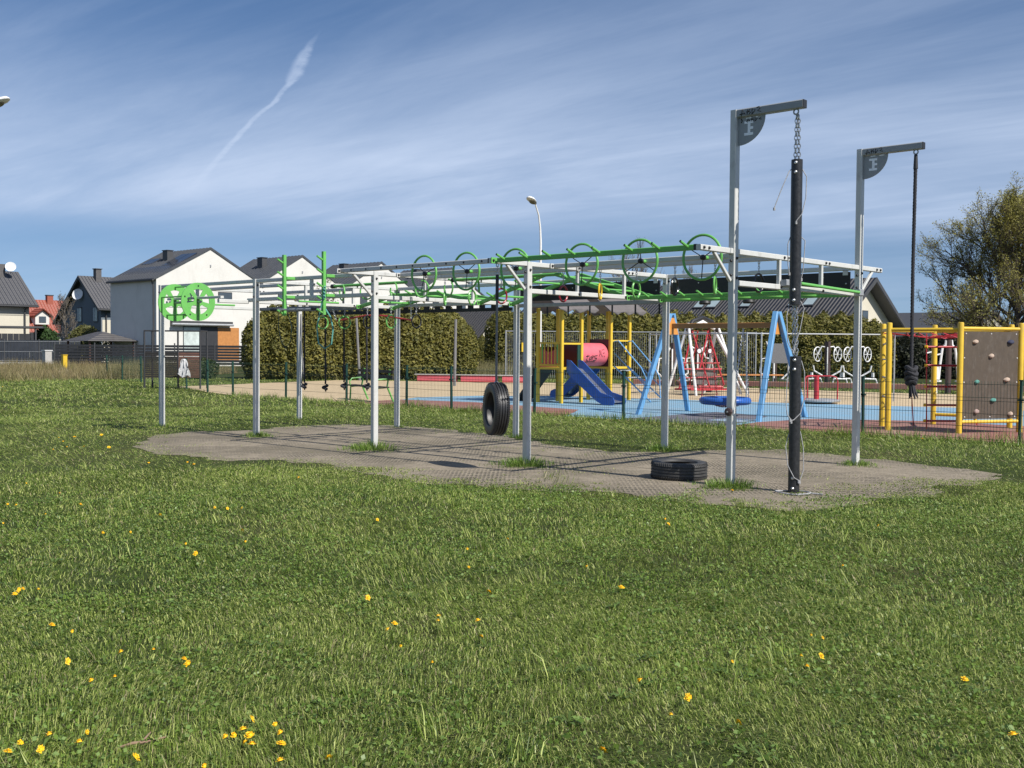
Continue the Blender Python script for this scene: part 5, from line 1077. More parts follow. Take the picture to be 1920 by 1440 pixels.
for x, y in SP+SP2+[(-16.06, 9.14)]: obj('post', MB().bar((x, y, 0), (x, y, 2.0), .05, .05), 'window_frame', t)
for p, q in ((SP[0], SP[1]), (SP[1], SP[2]), (SP[0], SP2[0]), (SP[2], SP2[1]), (SP2[0], SP2[1])): obj('top_rail', MB().bar((*p, 2.02), (*q, 2.02), .05, .045), 'window_frame', t)
for p, q, m_ in ((SP[0], SP[1], 'slat_dark'), (SP[1], SP[2], 'slat_brown')):
    s0 = None
    for k in range(13):
        z = .42+k*.068
        if s0 is None: s0 = obj('slat', MB().bar((*p, z), (*q, z), .025, .052), m_, t)
        else: share(s0, (0, 0, z-.42), t)
cl_ = MB(); K = 9; x, y = -15.1, 9.5
for i in range(K):
    f = i/(K-1); w_ = .03+.16*math.sin(min(f*1.25, 1)*math.pi*.62)
    for j in range(9): a = -1+2*j/8; cl_.v.append((x+.02+.10*a*0+w_*a*.72, y-.06-.05*math.cos(j*2.1+i*.7)+w_*a*.70, 1.05-.62*f*(1-.18*abs(a)*math.cos(j))))
for i in range(K-1):
    for j in range(8): cl_.f.append((i*9+j, i*9+j+1, (i+1)*9+j+1, (i+1)*9+j))
tag(obj('cloth', cl_, 'cloth', at=(x, y, 1.0), smooth=True), 'pale cloth draped over a green fence post in front of the brown slats', 'cloth')

# ------------------------------------------------------------------ street lamps
def lamp(label, x, y, h, dx, dy):
    t = thing('street_lamp', label, 'street lamp', (x, y, 0), 'street lamps'); d = Vector((dx, dy, 0)).normalized(); o = Vector((x, y, 0))
    pts = [o, o+Vector((0, 0, h*.55)), o+Vector((0, 0, h*.78)), o+d*.06+Vector((0, 0, h*.86)), o+d*.22+Vector((0, 0, h*.93)), o+d*.55+Vector((0, 0, h*.985))]
    obj('pole', MB().tube(pts, [.085, .06, .05, .042, .036, .032], 10), 'white_gloss', t, smooth=True)
    e = pts[-1]; ax_ = (d+Vector((0, 0, .35))).normalized(); side = ax_.cross(Vector((0, 0, 1))).normalized(); upv = side.cross(ax_)
    mb = MB(); n = 12; prof = ((0, .05, .03), (.08, .11, .07), (.28, .19, .11), (.5, .2, .12), (.66, .13, .085), (.72, .03, .03))
    for s_, w_, hh in prof:
        for k in range(n): a = 2*math.pi*k/n; z = math.sin(a)*hh*(1 if math.sin(a) > 0 else .35); mb.v.append(tuple(e+ax_*s_+side*math.cos(a)*w_+upv*z))
    for i in range(len(prof)-1): mb.f += [(i*n+k, i*n+(k+1) % n, (i+1)*n+(k+1) % n, (i+1)*n+k) for k in range(n)]
    mb.f += [tuple(range(n)), tuple(range((len(prof)-1)*n, len(prof)*n))]
    hd = obj('lamp_head', mb, 'white_gloss', t, smooth=True)
    mb = MB(); base = [e+ax_*(.30+.24*math.cos(a))+side*.165*math.sin(a)-upv*.02 for a in [2*math.pi*k/14 for k in range(14)]]
    mb.v += [tuple(p) for p in base]+[tuple(p-upv*.055+(e+ax_*.3-p)*.25) for p in base]; mb.f += [(k, (k+1) % 14, 14+(k+1) % 14, 14+k) for k in range(14)]+[tuple(range(14, 28)), tuple(range(13, -1, -1))]
    obj('lamp_lens', mb, 'lamp_glass', hd, smooth=True)
lamp('street lamp with curved white pole rising behind the obstacle course', -14.25, 27.1, 8.1, .23, -.95)
lamp('street lamp whose head just reaches in at the left edge', -15.75, 2.85, 8.75, .6, .3)

# ------------------------------------------------------------------ trees and shrubs
def leaf_cloud(pts, nrm, size, cols, seed, asp=.5, jit=.8):
    """quads at pts facing roughly nrm"""
    r = np.random.default_rng(seed); n = len(pts); nr = nrm+r.normal(0, jit, (n, 3)); nr /= np.linalg.norm(nr, axis=1, keepdims=True)
    a = r.normal(0, 1, (n, 3)); u = np.cross(nr, a); u /= np.linalg.norm(u, axis=1, keepdims=True); v = np.cross(nr, u)
    s = (size*r.uniform(.6, 1.4, n))[:, None]; V = np.stack([pts-u*s, pts-v*s*asp, pts+u*s, pts+v*s*asp], 1).reshape(-1, 3)
    return V, np.arange(4*n).reshape(n, 4), np.repeat(cols, 4, axis=0)
def mix(a, b, t): return np.array(a)[None]*(1-t)[:, None]+np.array(b)[None]*t[:, None]
def shrub_mesh(name, h, rad, n, c0, c1, seed, size=.085, shape='column'):
    r = np.random.default_rng(seed); z = r.uniform(0, 1, n)**.9; a = r.uniform(0, 2*np.pi, n)
    if shape == 'column': pro = np.where(z < .12, .72+z*2.3, 1.0)*np.clip(1-np.clip((z-.60)/.40, 0, 1)**2.6, .05, 1)
    else: pro = np.sqrt(np.clip(1-(2*z-.9)**2/1.25, .05, 1))
    lump = .82+.36*fbm(a*1.6+seed, z*h*2.4+seed*3, seed)
    rr = rad*pro*lump*(1-.5*r.uniform(0, 1, n)**2.2)*np.where(r.uniform(0, 1, n) < .05, r.uniform(1.02, 1.16, n), 1)
    P = np.stack([rr*np.cos(a), rr*np.sin(a), z*h*(1+.03*r.normal(0, 1, n))+.03], 1)
    N = np.stack([np.cos(a), np.sin(a), np.full(n, .35)], 1); t = np.clip(.5*fbm(a*3+seed, z*h*4, seed+5)+.6*r.uniform(0, 1, n)-.1, 0, 1)
    V, F, Cc = leaf_cloud(P, N, np.full(n, size), mix(c0, c1, t)*r.uniform(.7, 1.25, n)[:, None], seed, .5, .55); return V, F, Cc
def shrub_proto(name, h, rad, n, c0, c1, seed, size=.085, shape='column'):
    V, F, Cc = shrub_mesh(name, h, rad, n, c0, c1, seed, size, shape)
    root = bpy.data.objects.new(name, None); COL.objects.link(root)
    o = mesh_np('foliage', V, F, Cc, 'leaf', 4, root)
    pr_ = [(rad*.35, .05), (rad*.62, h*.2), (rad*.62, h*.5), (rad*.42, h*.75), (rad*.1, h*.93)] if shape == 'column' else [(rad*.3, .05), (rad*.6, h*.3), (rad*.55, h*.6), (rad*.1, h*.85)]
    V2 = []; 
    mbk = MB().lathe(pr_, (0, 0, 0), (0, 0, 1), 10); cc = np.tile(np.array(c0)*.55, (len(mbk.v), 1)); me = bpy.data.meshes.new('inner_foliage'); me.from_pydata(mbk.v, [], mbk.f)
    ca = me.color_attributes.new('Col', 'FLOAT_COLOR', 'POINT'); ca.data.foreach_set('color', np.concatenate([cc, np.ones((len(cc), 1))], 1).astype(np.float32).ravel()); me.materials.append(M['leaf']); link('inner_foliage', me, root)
    mbt = MB().tube([(0, 0, -.05), (0, 0, h*.3)], [.07, .05], 6); me = bpy.data.meshes.new('trunk'); me.from_pydata(mbt.v, [], mbt.f); me.materials.append(M['bark']); link('trunk', me, root); return root
OL0, OL1 = (0.060, 0.072, 0.014), (0.26, 0.225, 0.048)
protos = [shrub_proto('thuja', 3.3, .86, 9500, OL0, OL1, 20+i, .070) for i in range(4)]
ORDN = ['first', 'second', 'third', 'fourth', 'fifth', 'sixth', 'seventh', 'eighth', 'ninth', 'tenth', 'eleventh', 'twelfth']
def ordn(i, n): return 'leftmost' if i == 0 else 'rightmost' if i == n-1 else ORDN[i]+' from the left' if i < n/2 else ORDN[n-1-i]+' from the right'
def hedge_row(a, b, n, h, label, group, jit=.08, seed=1, sc=1.0):
    r = random.Random(seed)
    for i in range(n):
        f = (i+.5)/n; x, y = a[0]+(b[0]-a[0])*f, a[1]+(b[1]-a[1])*f; p = protos[(i*3+seed+(i//3)) % 4]
        hh = h(f) if callable(h) else h; c = copy_tree(p, (x+r.uniform(-jit, jit), y+r.uniform(-jit, jit), 0), r.uniform(0, 6.28), None, (sc*r.uniform(.95, 1.12), sc*r.uniform(.95, 1.12), hh/3.3*r.uniform(.97, 1.05)))
        tag(c, label+', '+ordn(i, n), 'hedge plant', group)
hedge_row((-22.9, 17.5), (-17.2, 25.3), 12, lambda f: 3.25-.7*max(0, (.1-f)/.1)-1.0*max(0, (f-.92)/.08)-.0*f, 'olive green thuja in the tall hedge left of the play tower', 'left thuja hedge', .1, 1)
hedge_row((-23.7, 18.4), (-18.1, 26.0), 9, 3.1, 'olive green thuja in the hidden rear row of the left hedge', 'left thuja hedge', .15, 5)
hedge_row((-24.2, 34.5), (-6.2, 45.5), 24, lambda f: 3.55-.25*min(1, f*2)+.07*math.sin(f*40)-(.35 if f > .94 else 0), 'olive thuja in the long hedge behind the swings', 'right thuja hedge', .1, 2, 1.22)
for (x, y), hh, lb in (((-32.0, 40.75), 2.0, 'small dark thuja before the farthest white house, leftmost of four'), ((-31.6, 41.2), 2.2, 'small dark thuja before the farthest white house, second from the left'), ((-31.1, 41.8), 2.15, 'small dark thuja before the farthest white house, third from the left'), ((-30.5, 42.4), 2.2, 'small dark thuja before the farthest white house, rightmost of four')):
    tag(copy_tree(protos[1], (x, y, 0), 1.0, None, (.55, .55, hh/3.3)), lb, 'thuja', 'small thujas')
for p in protos: 
    for ch in list(p.children): bpy.data.objects.remove(ch)
    bpy.data.objects.remove(p)
def bush(name, label, x, y, h, rad, n, c0, c1, seed, size=.09, shape='round'):
    o = shrub_proto(name, h, rad, n, c0, c1, seed, size, shape); o.location = (x, y, 0); return tag(o, label, 'bush')
bush('conifer', 'small green conifer behind the board fence', -63.3, 26.4, 2.75, 1.0, 2500, (.02, .05, .012), (.06, .11, .03), 41, .11, 'column')
bush('garden_bush', 'pale green bush beside the tall bare shrub', -61.3, 28.6, 2.8, 1.5, 3000, (.07, .08, .02), (.17, .16, .05), 42, .10)
bush('garden_bush', 'pale green bush in front of the grey house', -59.0, 30.2, 2.6, 1.1, 2200, (.06, .07, .02), (.14, .14, .05), 43, .10)
for i, (x, y) in enumerate(((-5.0, 46.8), (-3.2, 48.0), (-1.4, 49.3), (.4, 50.6), (2.2, 51.8))):
    bush('dark_shrub', 'dark shrub behind the yellow climbing frame, '+ordn(i, 5), x, y, 2.3+.2*(i % 2), 1.25, 2600, (.012, .016, .008), (.045, .05, .022), 50+i, .09)['group'] = 'dark shrubs behind the climbing frame'
bush('low_bush', 'low dark green bush under the slatted fence, left of the hedge', -24.5, 16.0, .9, .7, 1200, (.02, .035, .01), (.05, .07, .02), 61, .06)

def tree(name, label, base, h, limbs, spread, twigs, leafn, lc0, lc1, seed, bark='bark', leaf_size=.06, trunk_r=.28, lean=0.0, first=.16, up_=.9, depth=3):
    r = random.Random(seed); t = thing(name, label, 'tree', base); o = Vector(base); mbT, mbB = MB(), MB(); tips = []
    H = h*.8; tp = [o+Vector((lean*f*f*2+r.uniform(-.1, .1)*f, r.uniform(-.1, .1)*f, H*f)) for f in [i/6 for i in range(7)]]
    mbT.tube(tp, [trunk_r*(1-.86*i/6) for i in range(7)], 8)
    def branch(p, d, L, rad, lev):
        n = 4 if lev < 2 else 3; pts = [p]; q = p.copy(); dd = d.copy()
        for i in range(n):
            dd = (dd+Vector((r.gauss(0, .16), r.gauss(0, .16), r.gauss(.06, .12)+(.10*up_ if lev < 2 else .04)))).normalized(); q = q+dd*L/n; pts.append(q.copy())
        mbB.tube(pts, [rad*(1-.75*i/n) for i in range(n+1)], 6 if lev == 0 else (4 if lev == 1 else 3), cap=False)
        if lev >= depth: tips.extend(pts[1:]); return
        k = (twigs[lev])
        for i in range(k):
            f = .22+.78*(i+r.random()*.8)/k; j = min(int(f*n), n-1); b = pts[j].lerp(pts[j+1], f*n-j)
            ax_ = (pts[j+1]-pts[j]).normalized(); s_ = ax_.orthogonal().normalized(); s_.rotate(Matrix.Rotation(r.uniform(0, 6.28), 3, ax_))
            ang = r.uniform(.35, .85); nd = (ax_*math.cos(ang)+s_*math.sin(ang)+Vector((0, 0, .12*up_))).normalized()
            branch(b, nd, L*r.uniform(.36, .58)*(1.1-.45*f), rad*.45*(1-.5*f)+.004, lev+1)
    for i in range(limbs):
        f = first+(1-first)*(i/limbs)**1.0; j = min(int(f*6), 5); b = tp[j].lerp(tp[j+1], f*6-j); a = i*2.399+r.uniform(-.3, .3); el = .25+.75*f
        branch(b, Vector((math.cos(a)*math.cos(el), math.sin(a)*math.cos(el), math.sin(el))), spread*(1.12-.55*f)*r.uniform(.85, 1.15), trunk_r*.5*(1.05-.7*f), 0)
    obj('trunk', mbT, bark, t, smooth=True); obj('branches', mbB, bark, t)
    if leafn:
        P = np.array([tuple(p) for p in tips]); rg = np.random.default_rng(seed); P = P[rg.integers(0, len(P), leafn)]+rg.normal(0, .10, (leafn, 3)); tt = np.clip(.6*fbm(P[:, 0]*.5+P[:, 1]*.3, P[:, 2]*.5, seed)+.5*rg.uniform(0, 1, leafn)-.05, 0, 1)
        V, F, Cc = leaf_cloud(P, np.tile([[0, 0, 1.]], (leafn, 1)), np.full(leafn, leaf_size), mix(lc0, lc1, tt), seed, .5, 1.0)
        V = V-np.array(tuple(t.location)); mesh_np('crown', V, F, Cc, 'leaf', 4, t)
    return t
tree('leafing_tree', 'broad tree with fine branches and sparse yellow green leaves at the right edge', (-1.5, 52.3, 0), 8.3, 30, 5.6, (12, 9, 6), 85000, (.22, .19, .04), (.42, .40, .11), 3, 'bark', .044, .30, 0, .10, .75)
tree('leafing_tree', 'sparsely leafed tree cut off by the right edge, behind the broad one', (4.4, 55.0, 0), 8.8, 18, 4.6, (9, 8, 6), 40000, (.22, .19, .04), (.42, .40, .11), 9, 'bark', .062, .3, 0, .15, 1.0)
tree('bare_tree', 'bare greyish tree far behind the spoked wheels', (-47.4, 78.6, 0), 11.2, 15, 5.2, (8, 7, 5), 0, OL0, OL1, 12, 'bark_grey', .05, .25, 0, .3, 1.0)
tree('bare_tree', 'second bare greyish tree far behind, right of the first', (-43.0, 82.5, 0), 9.2, 12, 4.2, (8, 7, 5), 0, OL0, OL1, 14, 'bark_grey', .05, .22, 0, .3, 1.0)
tree('bare_shrub', 'tall narrow bare shrub between the red roofed and the grey house', (-63.4, 28.0, 0), 5.6, 16, 1.9, (8, 6, 4), 600, (.12, .09, .05), (.2, .16, .08), 21, 'bark_grey', .05, .12, 0, .05, 2.2)
tree('young_tree', 'thin young tree with few leaves showing above the second white house', (-38, 33.5, 0), 6.6, 10, 1.6, (6, 5, 4), 700, (.10, .10, .02), (.20, .20, .05), 25, 'bark_grey', .06, .09, 0, .3, 1.6)

# ------------------------------------------------------------------ grass
SANDP = [(-17.5, 10.6), (-9.6, 7.9), (-3, 7.9), (7.5, 7.95), (14, 8.3), (22, 16), (16, 30), (2, 27), (-9, 27), (-20, 20)]
POSTS = [(XK[k]-.04, y0+.045) for k in range(5) for y0 in (0, W)]
def blades(P, h, w, cols, lean_dir, lean, seg2):
    """P (n,3), two-triangle bent blades (seg2) or single triangles"""
    n = len(P); a = RNG.uniform(0, 2*np.pi, n); u = np.stack([np.cos(a), np.sin(a), np.zeros(n)], 1)
    ld = np.stack([np.cos(lean_dir), np.sin(lean_dir), np.zeros(n)], 1); l = lean[:, None]*h[:, None]
    tip = P+ld*l+np.array([0, 0, 1.])*(h*np.sqrt(np.clip(1-np.minimum(lean, .95)**2*.8, .1, 1)))[:, None]
    b0, b1 = P-u*w[:, None], P+u*w[:, None]
    if not seg2:
        V = np.stack([b0, b1, tip], 1).reshape(-1, 3); F = np.arange(3*n).reshape(n, 3); return V, F, np.repeat(cols, 3, 0)
    mid = P+ld*l*.35+np.array([0, 0, 1.])*(h*.62)[:, None]; m0, m1 = mid-u*w[:, None]*.8, mid+u*w[:, None]*.8
    V = np.stack([b0, b1, m1, m0, tip], 1).reshape(-1, 3); i = np.arange(n)[:, None]*5
    F = np.concatenate([i+np.array([[0, 1, 2]]), i+np.array([[0, 2, 3]]), i+np.array([[3, 2, 4]])], 0); return V, F, np.repeat(cols, 5, 0)
def field(n, d0, d1, half=R(33)):
    d = np.sqrt(RNG.uniform(d0*d0, d1*d1, n)); a = YAW+RNG.uniform(-half, half, n); return CAM.x+d*np.cos(a), CAM.y+d*np.sin(a), d
G0, G1, G2, G3 = np.array([.062, .106, .014]), np.array([.225, .310, .052]), np.array([.43, .48, .145]), np.array([.46, .40, .22])
def grass_cols(x, y, n):
    t = np.clip(fbm(x*.9, y*.9, 3)*1.0+fbm(x*5, y*5, 8)*.5-.35+RNG.normal(0, .26, n), 0, 1)[:, None]; c = G0*(1-t)+G1*t
    big = np.clip((fbm(x*.25, y*.25, 31)-.45)*3, 0, 1)[:, None]; c = c*(1-.22*big)+G1*.22*big
    k = RNG.uniform(0, 1, n); c = np.where((k < .30)[:, None], G2*RNG.uniform(.75, 1.1, (n, 1)), c); c = np.where((k > .962)[:, None], G3*RNG.uniform(.6, 1.1, (n, 1)), c); return c*RNG.uniform(.8, 1.2, (n, 1))
Vs, Fs, Cs, off_ = [], [], [], 0
def push(t):
    global off_
    V, F, C_ = t; Vs.append(V); Fs.append(F+off_); Cs.append(C_); off_ += len(V)
def keep_mask(x, y):
    sd_ = poly_dist(x, y, PATCH); nz = (fbm(x*1.6, y*1.6, 21)-.5)*1.6+(fbm(x*6, y*6, 22)-.5)*.9
    inside = sd_+nz*.85 < -.17
    tuft = np.zeros(len(x), bool)
    prob = np.where(inside, np.clip((fbm(x*1.3, y*1.3, 27)-.53)*4, 0, .6)*np.clip(1+sd_/1.4, .15, 1), 1.0)
    prob = np.where(~inside & (sd_ < .5), prob*np.clip(.72+(sd_+nz*.5)*1.0, .5, 1), prob)
    prob = prob*np.clip(.62+(fbm(x*1.4, y*1.4, 33)-.36)*2.4, .38, 1)
    k = RNG.uniform(0, 1, len(x)) < prob
    k &= ~in_poly(x, y, SANDP); k &= np.hypot(x-11.38, y-.27) > .40; return k, sd_
for n, d0, d1, h0, w0, seg2 in ((230000, 3.0, 7.0, .036, .0021, True), (290000, 7.0, 14.0, .040, .0034, True), (290000, 14.0, 28.0, .050, .0070, False), (190000, 28.0, 52.0, .075, .015, False)):
    x, y, d = field(n, d0, d1); k, sd_ = keep_mask(x, y); x, y, d, sd_ = x[k], y[k], d[k], sd_[k]; n = len(x)
    hm = .55+1.0*fbm(x*1.1, y*1.1, 41)**1.4+.5*np.clip((fbm(x*2.6, y*2.6, 44)-.62)*5, 0, 1); hm *= np.where(sd_ < .6, .62, 1)
    fn = np.clip(1-np.abs(y-7.9)/.35, 0, 1)*(x > -9.8); hm = hm*(1+1.6*fn)
    h = h0*hm*RNG.uniform(.55, 1.5, n); lean = np.clip(RNG.normal(1.15, .42, n), .15, 2.0); wind = fbm(x*.7, y*.7, 51)*7
    ld = np.where(RNG.uniform(0, 1, n) < .45, wind, RNG.uniform(0, 2*np.pi, n))
    push(blades(np.stack([x, y, np.full(n, -.002)], 1), h, w0*RNG.uniform(.7, 1.3, n)*np.clip(d/d1*1.25, .7, 1.2), grass_cols(x, y, n), ld, lean, seg2))
# long tufts here and there, and round the posts
tx_, ty_ = [], []
for _ in range(150):
    a, b, d = field(1, 3.6, 13); k, _s = keep_mask(a, b)
    if k[0]: m_ = random.randint(14, 45); s_ = random.uniform(.03, .10); tx_.append(a+RNG.normal(0, s_, m_)); ty_.append(b+RNG.normal(0, s_, m_))
x, y = np.concatenate(tx_), np.concatenate(ty_); n = len(x); ld = fbm(x*1.2, y*1.2, 77)*9
push(blades(np.stack([x, y, np.zeros(n)], 1), RNG.uniform(.06, .17, n), RNG.uniform(.0016, .003, n), grass_cols(x, y, n)*1.15, ld+RNG.normal(0, .5, n), np.clip(RNG.normal(.75, .25, n), .2, 1.3), True))
for (px_, py_), m_, rr, hh in zip(POSTS, (220, 180, 520, 180, 1000, 300, 950, 520, 850, 420), (.12, .1, .20, .12, .34, .17, .32, .22, .28, .2), (.07, .06, .10, .06, .13, .08, .12, .10, .11, .09)):
    x, y = px_+RNG.normal(0, rr*.6, m_)+.04, py_+RNG.normal(0, rr*.55, m_)-.12*(rr > .2); x += .25*rr*np.sin(y*23+px_); y += .25*rr*np.sin(x*19); n = m_; out = np.arctan2(y-py_, x-px_)
    push(blades(np.stack([x, y, np.zeros(n)], 1), hh*RNG.uniform(.4, 1.35, n)*np.clip(1.3-np.hypot(x-px_, y-py_)/(rr*1.6), .35, 1.2), RNG.uniform(.002, .0042, n), grass_cols(x, y, n)*np.array([.80, .98, .8]), out+RNG.normal(0, .8, n), np.clip(RNG.normal(.6, .25, n), .1, 1.2), True))
m_ = 5000; x = RNG.uniform(-9.8, 14, m_); y = 7.88+RNG.normal(0, .10, m_); push(blades(np.stack([x, y, np.zeros(m_)], 1), RNG.uniform(.08, .28, m_)*np.clip(fbm(x*1.3, y, 91)*1.6, .3, 1.4), RNG.uniform(.004, .008, m_), grass_cols(x, y, m_)*np.array([.85, 1, .85]), RNG.uniform(0, 6.28, m_), np.clip(RNG.normal(.5, .25, m_), .1, 1.1), False))
# clover and small round leaves close by
x, y, d = field(120000, 3.1, 12); k, _s = keep_mask(x, y); k &= fbm(x*1.7, y*1.7, 63) > .44; x, y = x[k], y[k]; n = len(x)
lv = leaf_cloud(np.stack([x, y, RNG.uniform(.012, .04, n)], 1), np.tile([[0, 0, 1.]], (n, 1)), RNG.uniform(.005, .012, n), np.minimum(grass_cols(x, y, n), np.array([.22, .30, .075]))*np.array([.9, 1.0, 1.0]), 5, .8, .6)
q = lv[1]; push((lv[0], np.concatenate([q[:, [0, 1, 2]], q[:, [0, 2, 3]]], 0), lv[2]))
# flat rosettes of broad lance leaves
rx, ry, rd = field(650, 3.3, 12); k, _s = keep_mask(rx, ry); rx, ry = rx[k], ry[k]
for a, b in zip(rx, ry):
    m_ = random.randint(5, 9); L = random.uniform(.03, .075); an = np.arange(m_)*2*np.pi/m_+RNG.normal(0, .25, m_); LL = L*RNG.uniform(.6, 1.15, m_); w_ = LL*RNG.uniform(.10, .16, m_)
    dv = np.stack([np.cos(an), np.sin(an), np.zeros(m_)], 1); sv = np.stack([-np.sin(an), np.cos(an), np.zeros(m_)], 1); o_ = np.array([a, b, .012]); zz = np.array([0, 0, 1.])
    p0 = np.tile(o_, (m_, 1)); mid = o_+dv*(LL*.55)[:, None]+zz*(LL*RNG.uniform(.15, .5, m_))[:, None]; tp_ = o_+dv*LL[:, None]+zz*(LL*RNG.uniform(.0, .35, m_))[:, None]
    V = np.stack([p0, mid-sv*w_[:, None], mid+sv*w_[:, None], tp_], 1).reshape(-1, 3); i_ = np.arange(m_)[:, None]*4
    push((V, np.concatenate([i_+np.array([[0, 1, 2]]), i_+np.array([[1, 3, 2]])], 0), np.repeat(np.array([[.11, .17, .04]])*RNG.uniform(.7, 1.6, (m_, 1)), 4, 0)))
gr = mesh_np('grass', np.concatenate(Vs), np.concatenate(Fs), np.concatenate(Cs), 'blade', 3)
gr['kind'] = 'stuff'; gr['label'] = 'short green lawn of mown grass with clover'; gr['category'] = 'grass'
# dry standing grass beyond the lawn, left
DRY = [(-26.7, 5.0), (-26.0, 7.7), (-25.5, 9.6), (-25.8, 12.4), (-26.0, 14.2), (-28, 17), (-33, 23.5), (-48, 28.2), (-54.0, 24.3), (-58.4, 21.0), (-62, 16), (-55, 3), (-40, 0)]
n = 90000; x = RNG.uniform(-62, -24, n); y = RNG.uniform(0, 29, n); k = in_poly(x, y, DRY) & (RNG.uniform(0, 1, n) < np.clip(fbm(x*.5, y*.5, 71)*1.7-.15, .15, 1)); x, y = x[k], y[k]; n = len(x)
t = RNG.uniform(0, 1, n); gn = np.clip((fbm(x*.35, y*.35, 73)-.42)*3.0, 0, .85)
c = mix((.40, .32, .17), (.25, .19, .09), t)*(1-(gn*(RNG.uniform(0, 1, n) < .7))[:, None])+mix((.10, .12, .03), (.16, .17, .05), t)*(gn*(RNG.uniform(0, 1, n) < .7))[:, None]
V, F, Cc = blades(np.stack([x, y, np.zeros(n)], 1), RNG.uniform(.18, .6, n)*np.clip(fbm(x*.4, y*.4, 75)*1.7, .4, 1.35), RNG.uniform(.006, .014, n), c, RNG.uniform(0, 6.28, n), np.clip(RNG.normal(.45, .3, n), .05, 1.2), False)
V2, F2, C2 = None, None, None
dg = mesh_np('dry_grass', V, F, Cc, 'blade', 3); dg['kind'] = 'stuff'; dg['label'] = 'tall straw coloured dry grass at the lawn edge'; dg['category'] = 'grass'
n = 9000; a = RNG.uniform(0, 1, n); x = -26.5+a*-5+RNG.normal(0, .5, n); y = 12.8+a*7+RNG.normal(0, .5, n)
x2 = -20.5+RNG.uniform(0, 1, n)*-6; y2 = 26.5+RNG.uniform(0, 1, n)*7; x, y = np.concatenate([x, x2]), np.concatenate([y, y2]); n = len(x); t = RNG.uniform(0, 1, n)
V, F, Cc = blades(np.stack([x, y, np.zeros(n)], 1), RNG.uniform(.3, 1.0, n), RNG.uniform(.006, .013, n), mix((.34, .29, .16), (.15, .15, .05), t), RNG.uniform(0, 6.28, n), np.clip(RNG.normal(.4, .3, n), .05, 1.2), False)
dg = mesh_np('dry_weeds', V, F, Cc, 'blade', 3); dg['kind'] = 'stuff'; dg['label'] = 'dry weeds in front of and beside the left hedge'; dg['category'] = 'weeds'

# ------------------------------------------------------------------ dandelions
FL = [(12.76, -7.91), (12.98, -7.9), (13.5, -8.17), (13.51, -7.9), (13.89, -8.13), (13.84, -8.22), (13.58, -7.76), (13.84, -7.74), (13.92, -7.77), (14.57, -8.63), (14.51, -8.57), (14.42, -8.68), (14.41, -8.79), (14.46, -8.86), (14.52, -8.76), (14.88, -8.56), (14.91, -8.11), (15.0, -8.14), (15.06, -8.17), (15.03, -8.18), (14.92, -8.2), (14.95, -8.18), (15.14, -8.09), (14.96, -7.99), (15.05, -8.03), (15.29, -8.2), (15.14, -8.43), (14.84, -8.02), (11.3, -5.69), (9.8, -4.73), (9.65, -4.79), (9.59, -4.89), (11.07, -6.08), (11.49, -6.25), (10.3, -6.13), (10.11, -6.27), (7.56, -5.45), (8.48, -5.67), (7.99, -6.16), (8.04, -6.1), (9.07, -6.65), (8.83, -6.17), (11.75, -7.66), (11.74, -7.63), (11.81, -7.71), (11.85, -7.58), (11.17, -4.22), (12.69, -4.14), (12.8, -4.71), (13.28, -5.18), (13.9, -5.62), (14.13, -6.28), (14.21, -6.36), (14.78, -6.94), (14.16, -6.69), (14.08, -6.57), (14.46, -6.86), (14.35, -6.18), (14.6, -6.41), (13.83, -4.54), (14.43, -4.93), (15.7, -6.48), (15.84, -5.9), (16.33, -6.66), (15.99, -6.52), (16.07, -6.77), (16.04, -5.57), (16.14, -5.7), (16.11, -5.49), (16.78, -5.37), (17.2, -5.99), (13.17, -2.56), (13.01, -2.38), (11.08, 8.24), (12.37, -0.17), (5.49, -3.3), (6.07, -2.98), (5.84, -2.94), (16.11, -7.29), (15.97, -5.2), (15.89, -5.17), (-21.04, 5.77), (-17.44, 4.37), (-18.33, 4.62), (0.95, -2.39), (1.68, -2.66), (2.68, -3.07), (2.69, -2.81), (3.1, -2.62), (2.87, -3.37), (0.92, -2.11), (0.91, -1.63), (14.57, -1.37), (15.39, -8.05), (13.49, -6.27), (15.15, -3.26), (6.49, -5.33), (9.61, -5.47), (8.18, -2.88), (10.88, -5.44)]
def dandelion_proto(open_, tilt):
    root = bpy.data.objects.new('dandelion', None); COL.objects.link(root); hz = .05
    mb = MB(); ax_ = Vector((math.sin(tilt), 0, math.cos(tilt))); u = Vector((0, 1, 0)); v = ax_.cross(u)
    for lay, (n, L, el) in enumerate(((20, .021, .12), (16, .016, .45), (11, .011, .85), (6, .007, 1.2))):
        for k in range(n):
            a = 2*math.pi*(k+.4*lay)/n+random.uniform(-.08, .08); d = (u*math.cos(a)+v*math.sin(a)); s_ = ax_.cross(d); LL = L*random.uniform(.7, 1.2)*(1 if open_ else .75); e = el+(0 if open_ else .45)
            b = Vector((0, 0, hz))+ax_*(.002*lay); t_ = b+d*LL*math.cos(e)+ax_*LL*math.sin(e); w_ = LL*.13+.0007
            mb.add([b-s_*w_*.5, b+s_*w_*.5, t_+s_*w_, t_-s_*w_], [(0, 1, 2, 3)])
    mb.lathe([(.0125, 0), (.011, .0035), (.007, .0062), (.002, .0072)], Vector((0, 0, hz))+ax_*.002, ax_, 9)
    obj('flower_head', mb, 'dandelion', root)
    obj('calyx', MB().lathe([(.003, -.012), (.006, -.006), (.005, 0)], (0, 0, hz), ax_, 7), 'stem', root)
    obj('stalk', MB().tube([(0, 0, -.01), (.004, .002, hz*.5), (0, 0, hz-.01)], .0018, 5), 'stem', root)
    return root
DP = [dandelion_proto(True, .25), dandelion_proto(True, .7), dandelion_proto(False, .4)]
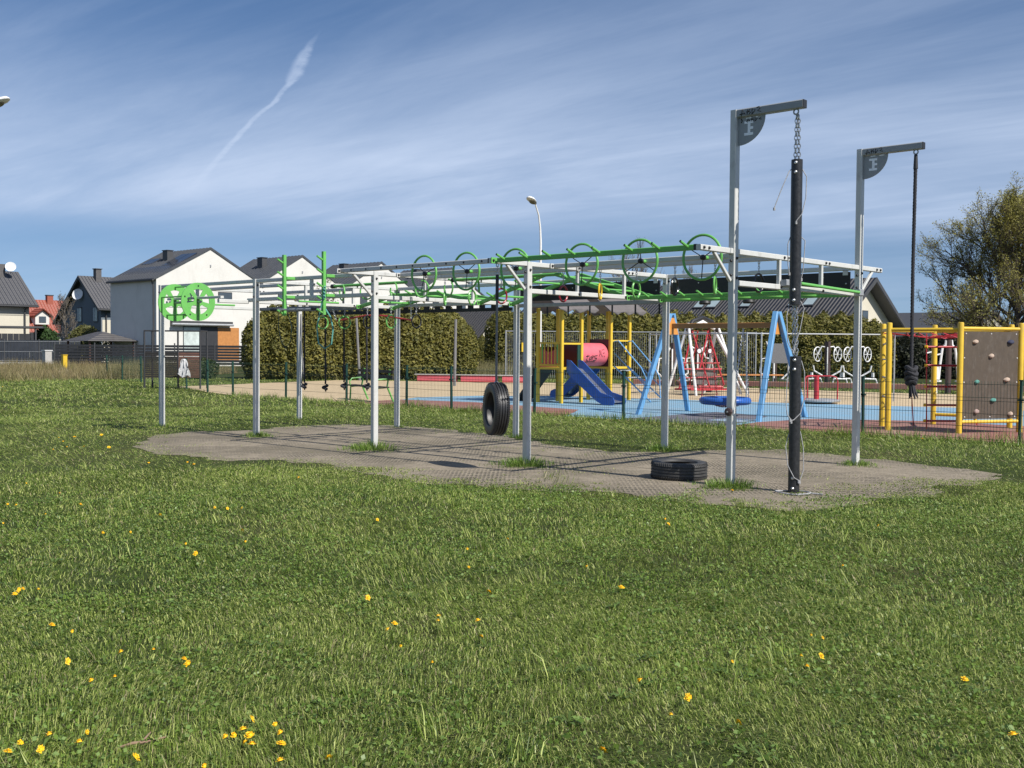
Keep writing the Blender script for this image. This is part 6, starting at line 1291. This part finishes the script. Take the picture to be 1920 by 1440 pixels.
near = {9: 'open dandelion leftmost in the pair near the lower left corner', 16: 'topmost dandelion of the tight bright cluster at the lower left', 17: 'middle dandelion of the tight bright cluster at the lower left', 18: 'lowest dandelion of the tight bright cluster at the lower left', 22: 'large open dandelion just right of the bright cluster at the lower left', 51: 'upper dandelion of the close pair in the middle of the lawn', 52: 'lower dandelion of the close pair in the middle of the lawn', 61: 'tall dandelion standing alone right of the lawn centre', 70: 'dandelion at the far right lower edge', 60: 'dandelion alone below the middle of the bare patch', 73: 'dandelion by the wire fence in front of the yellow climbing frame', 74: 'dandelion in the grass tuft at the foot of the nearer crane post', 13: 'open dandelion nearest the lower left corner'}
zones = {}
for i, (x, y) in enumerate(FL):
    if i in near: continue
    v = Vector((x, y, .05))-CAM; dp = v.dot(fw); ix, iy = 960+F_PX*v.dot(rt2)/dp, 720-F_PX*v.dot(up2)/dp
    zx = 'far left' if ix < 240 else 'left' if ix < 560 else 'middle' if ix < 1150 else 'right'
    zy = 'at the bottom of the lawn' if iy > 1320 else 'low in the lawn' if iy > 1150 else 'halfway up the lawn' if iy > 960 else 'high in the lawn'
    zones.setdefault((zy, zx), []).append((ix, i))
LBD = {}
for (zy, zx), L in zones.items():
    L.sort()
    for k, (ix, i) in enumerate(L): LBD[i] = 'dandelion '+zy+', '+zx+' part'+('' if len(L) == 1 else ', '+ordn(k, len(L))+' there')
for i, (x, y) in enumerate(FL):
    p = CAM+(Vector((x, y, 0))-CAM)*(1.495/1.55); d = (Vector((x, y, 0))-CAM).length; big = i in near
    sc = random.uniform(.80, .98) if big else random.uniform(.5, .82)
    if d > 14: sc *= 1.5
    c = copy_tree(DP[0 if (big and i != 61) else random.randrange(3)], (p.x, p.y, 0), random.uniform(0, 6.28), None, (sc, sc, random.uniform(.85, 1.1)))
    tag(c, near.get(i) or LBD[i], 'dandelion', 'dandelions in the lawn')
for p in DP:
    for ch in list(p.children): bpy.data.objects.remove(ch)
    bpy.data.objects.remove(p)
tw_ = thing('dead_stick', 'dry pinkish brown stick lying in the grass near the lower left', 'stick', (14.83, -8.5, 0))
obj('stick', MB().tube([(14.80, -8.58, .022), (14.82, -8.54, .030), (14.83, -8.49, .024), (14.85, -8.42, .03)], [.003, .006, .005, .003], 7), 'twig_wood', tw_, smooth=True); obj('side_twig', MB().tube([(14.83, -8.5, .036), (14.81, -8.46, .05)], [.004, .002], 5), 'twig_wood', tw_)
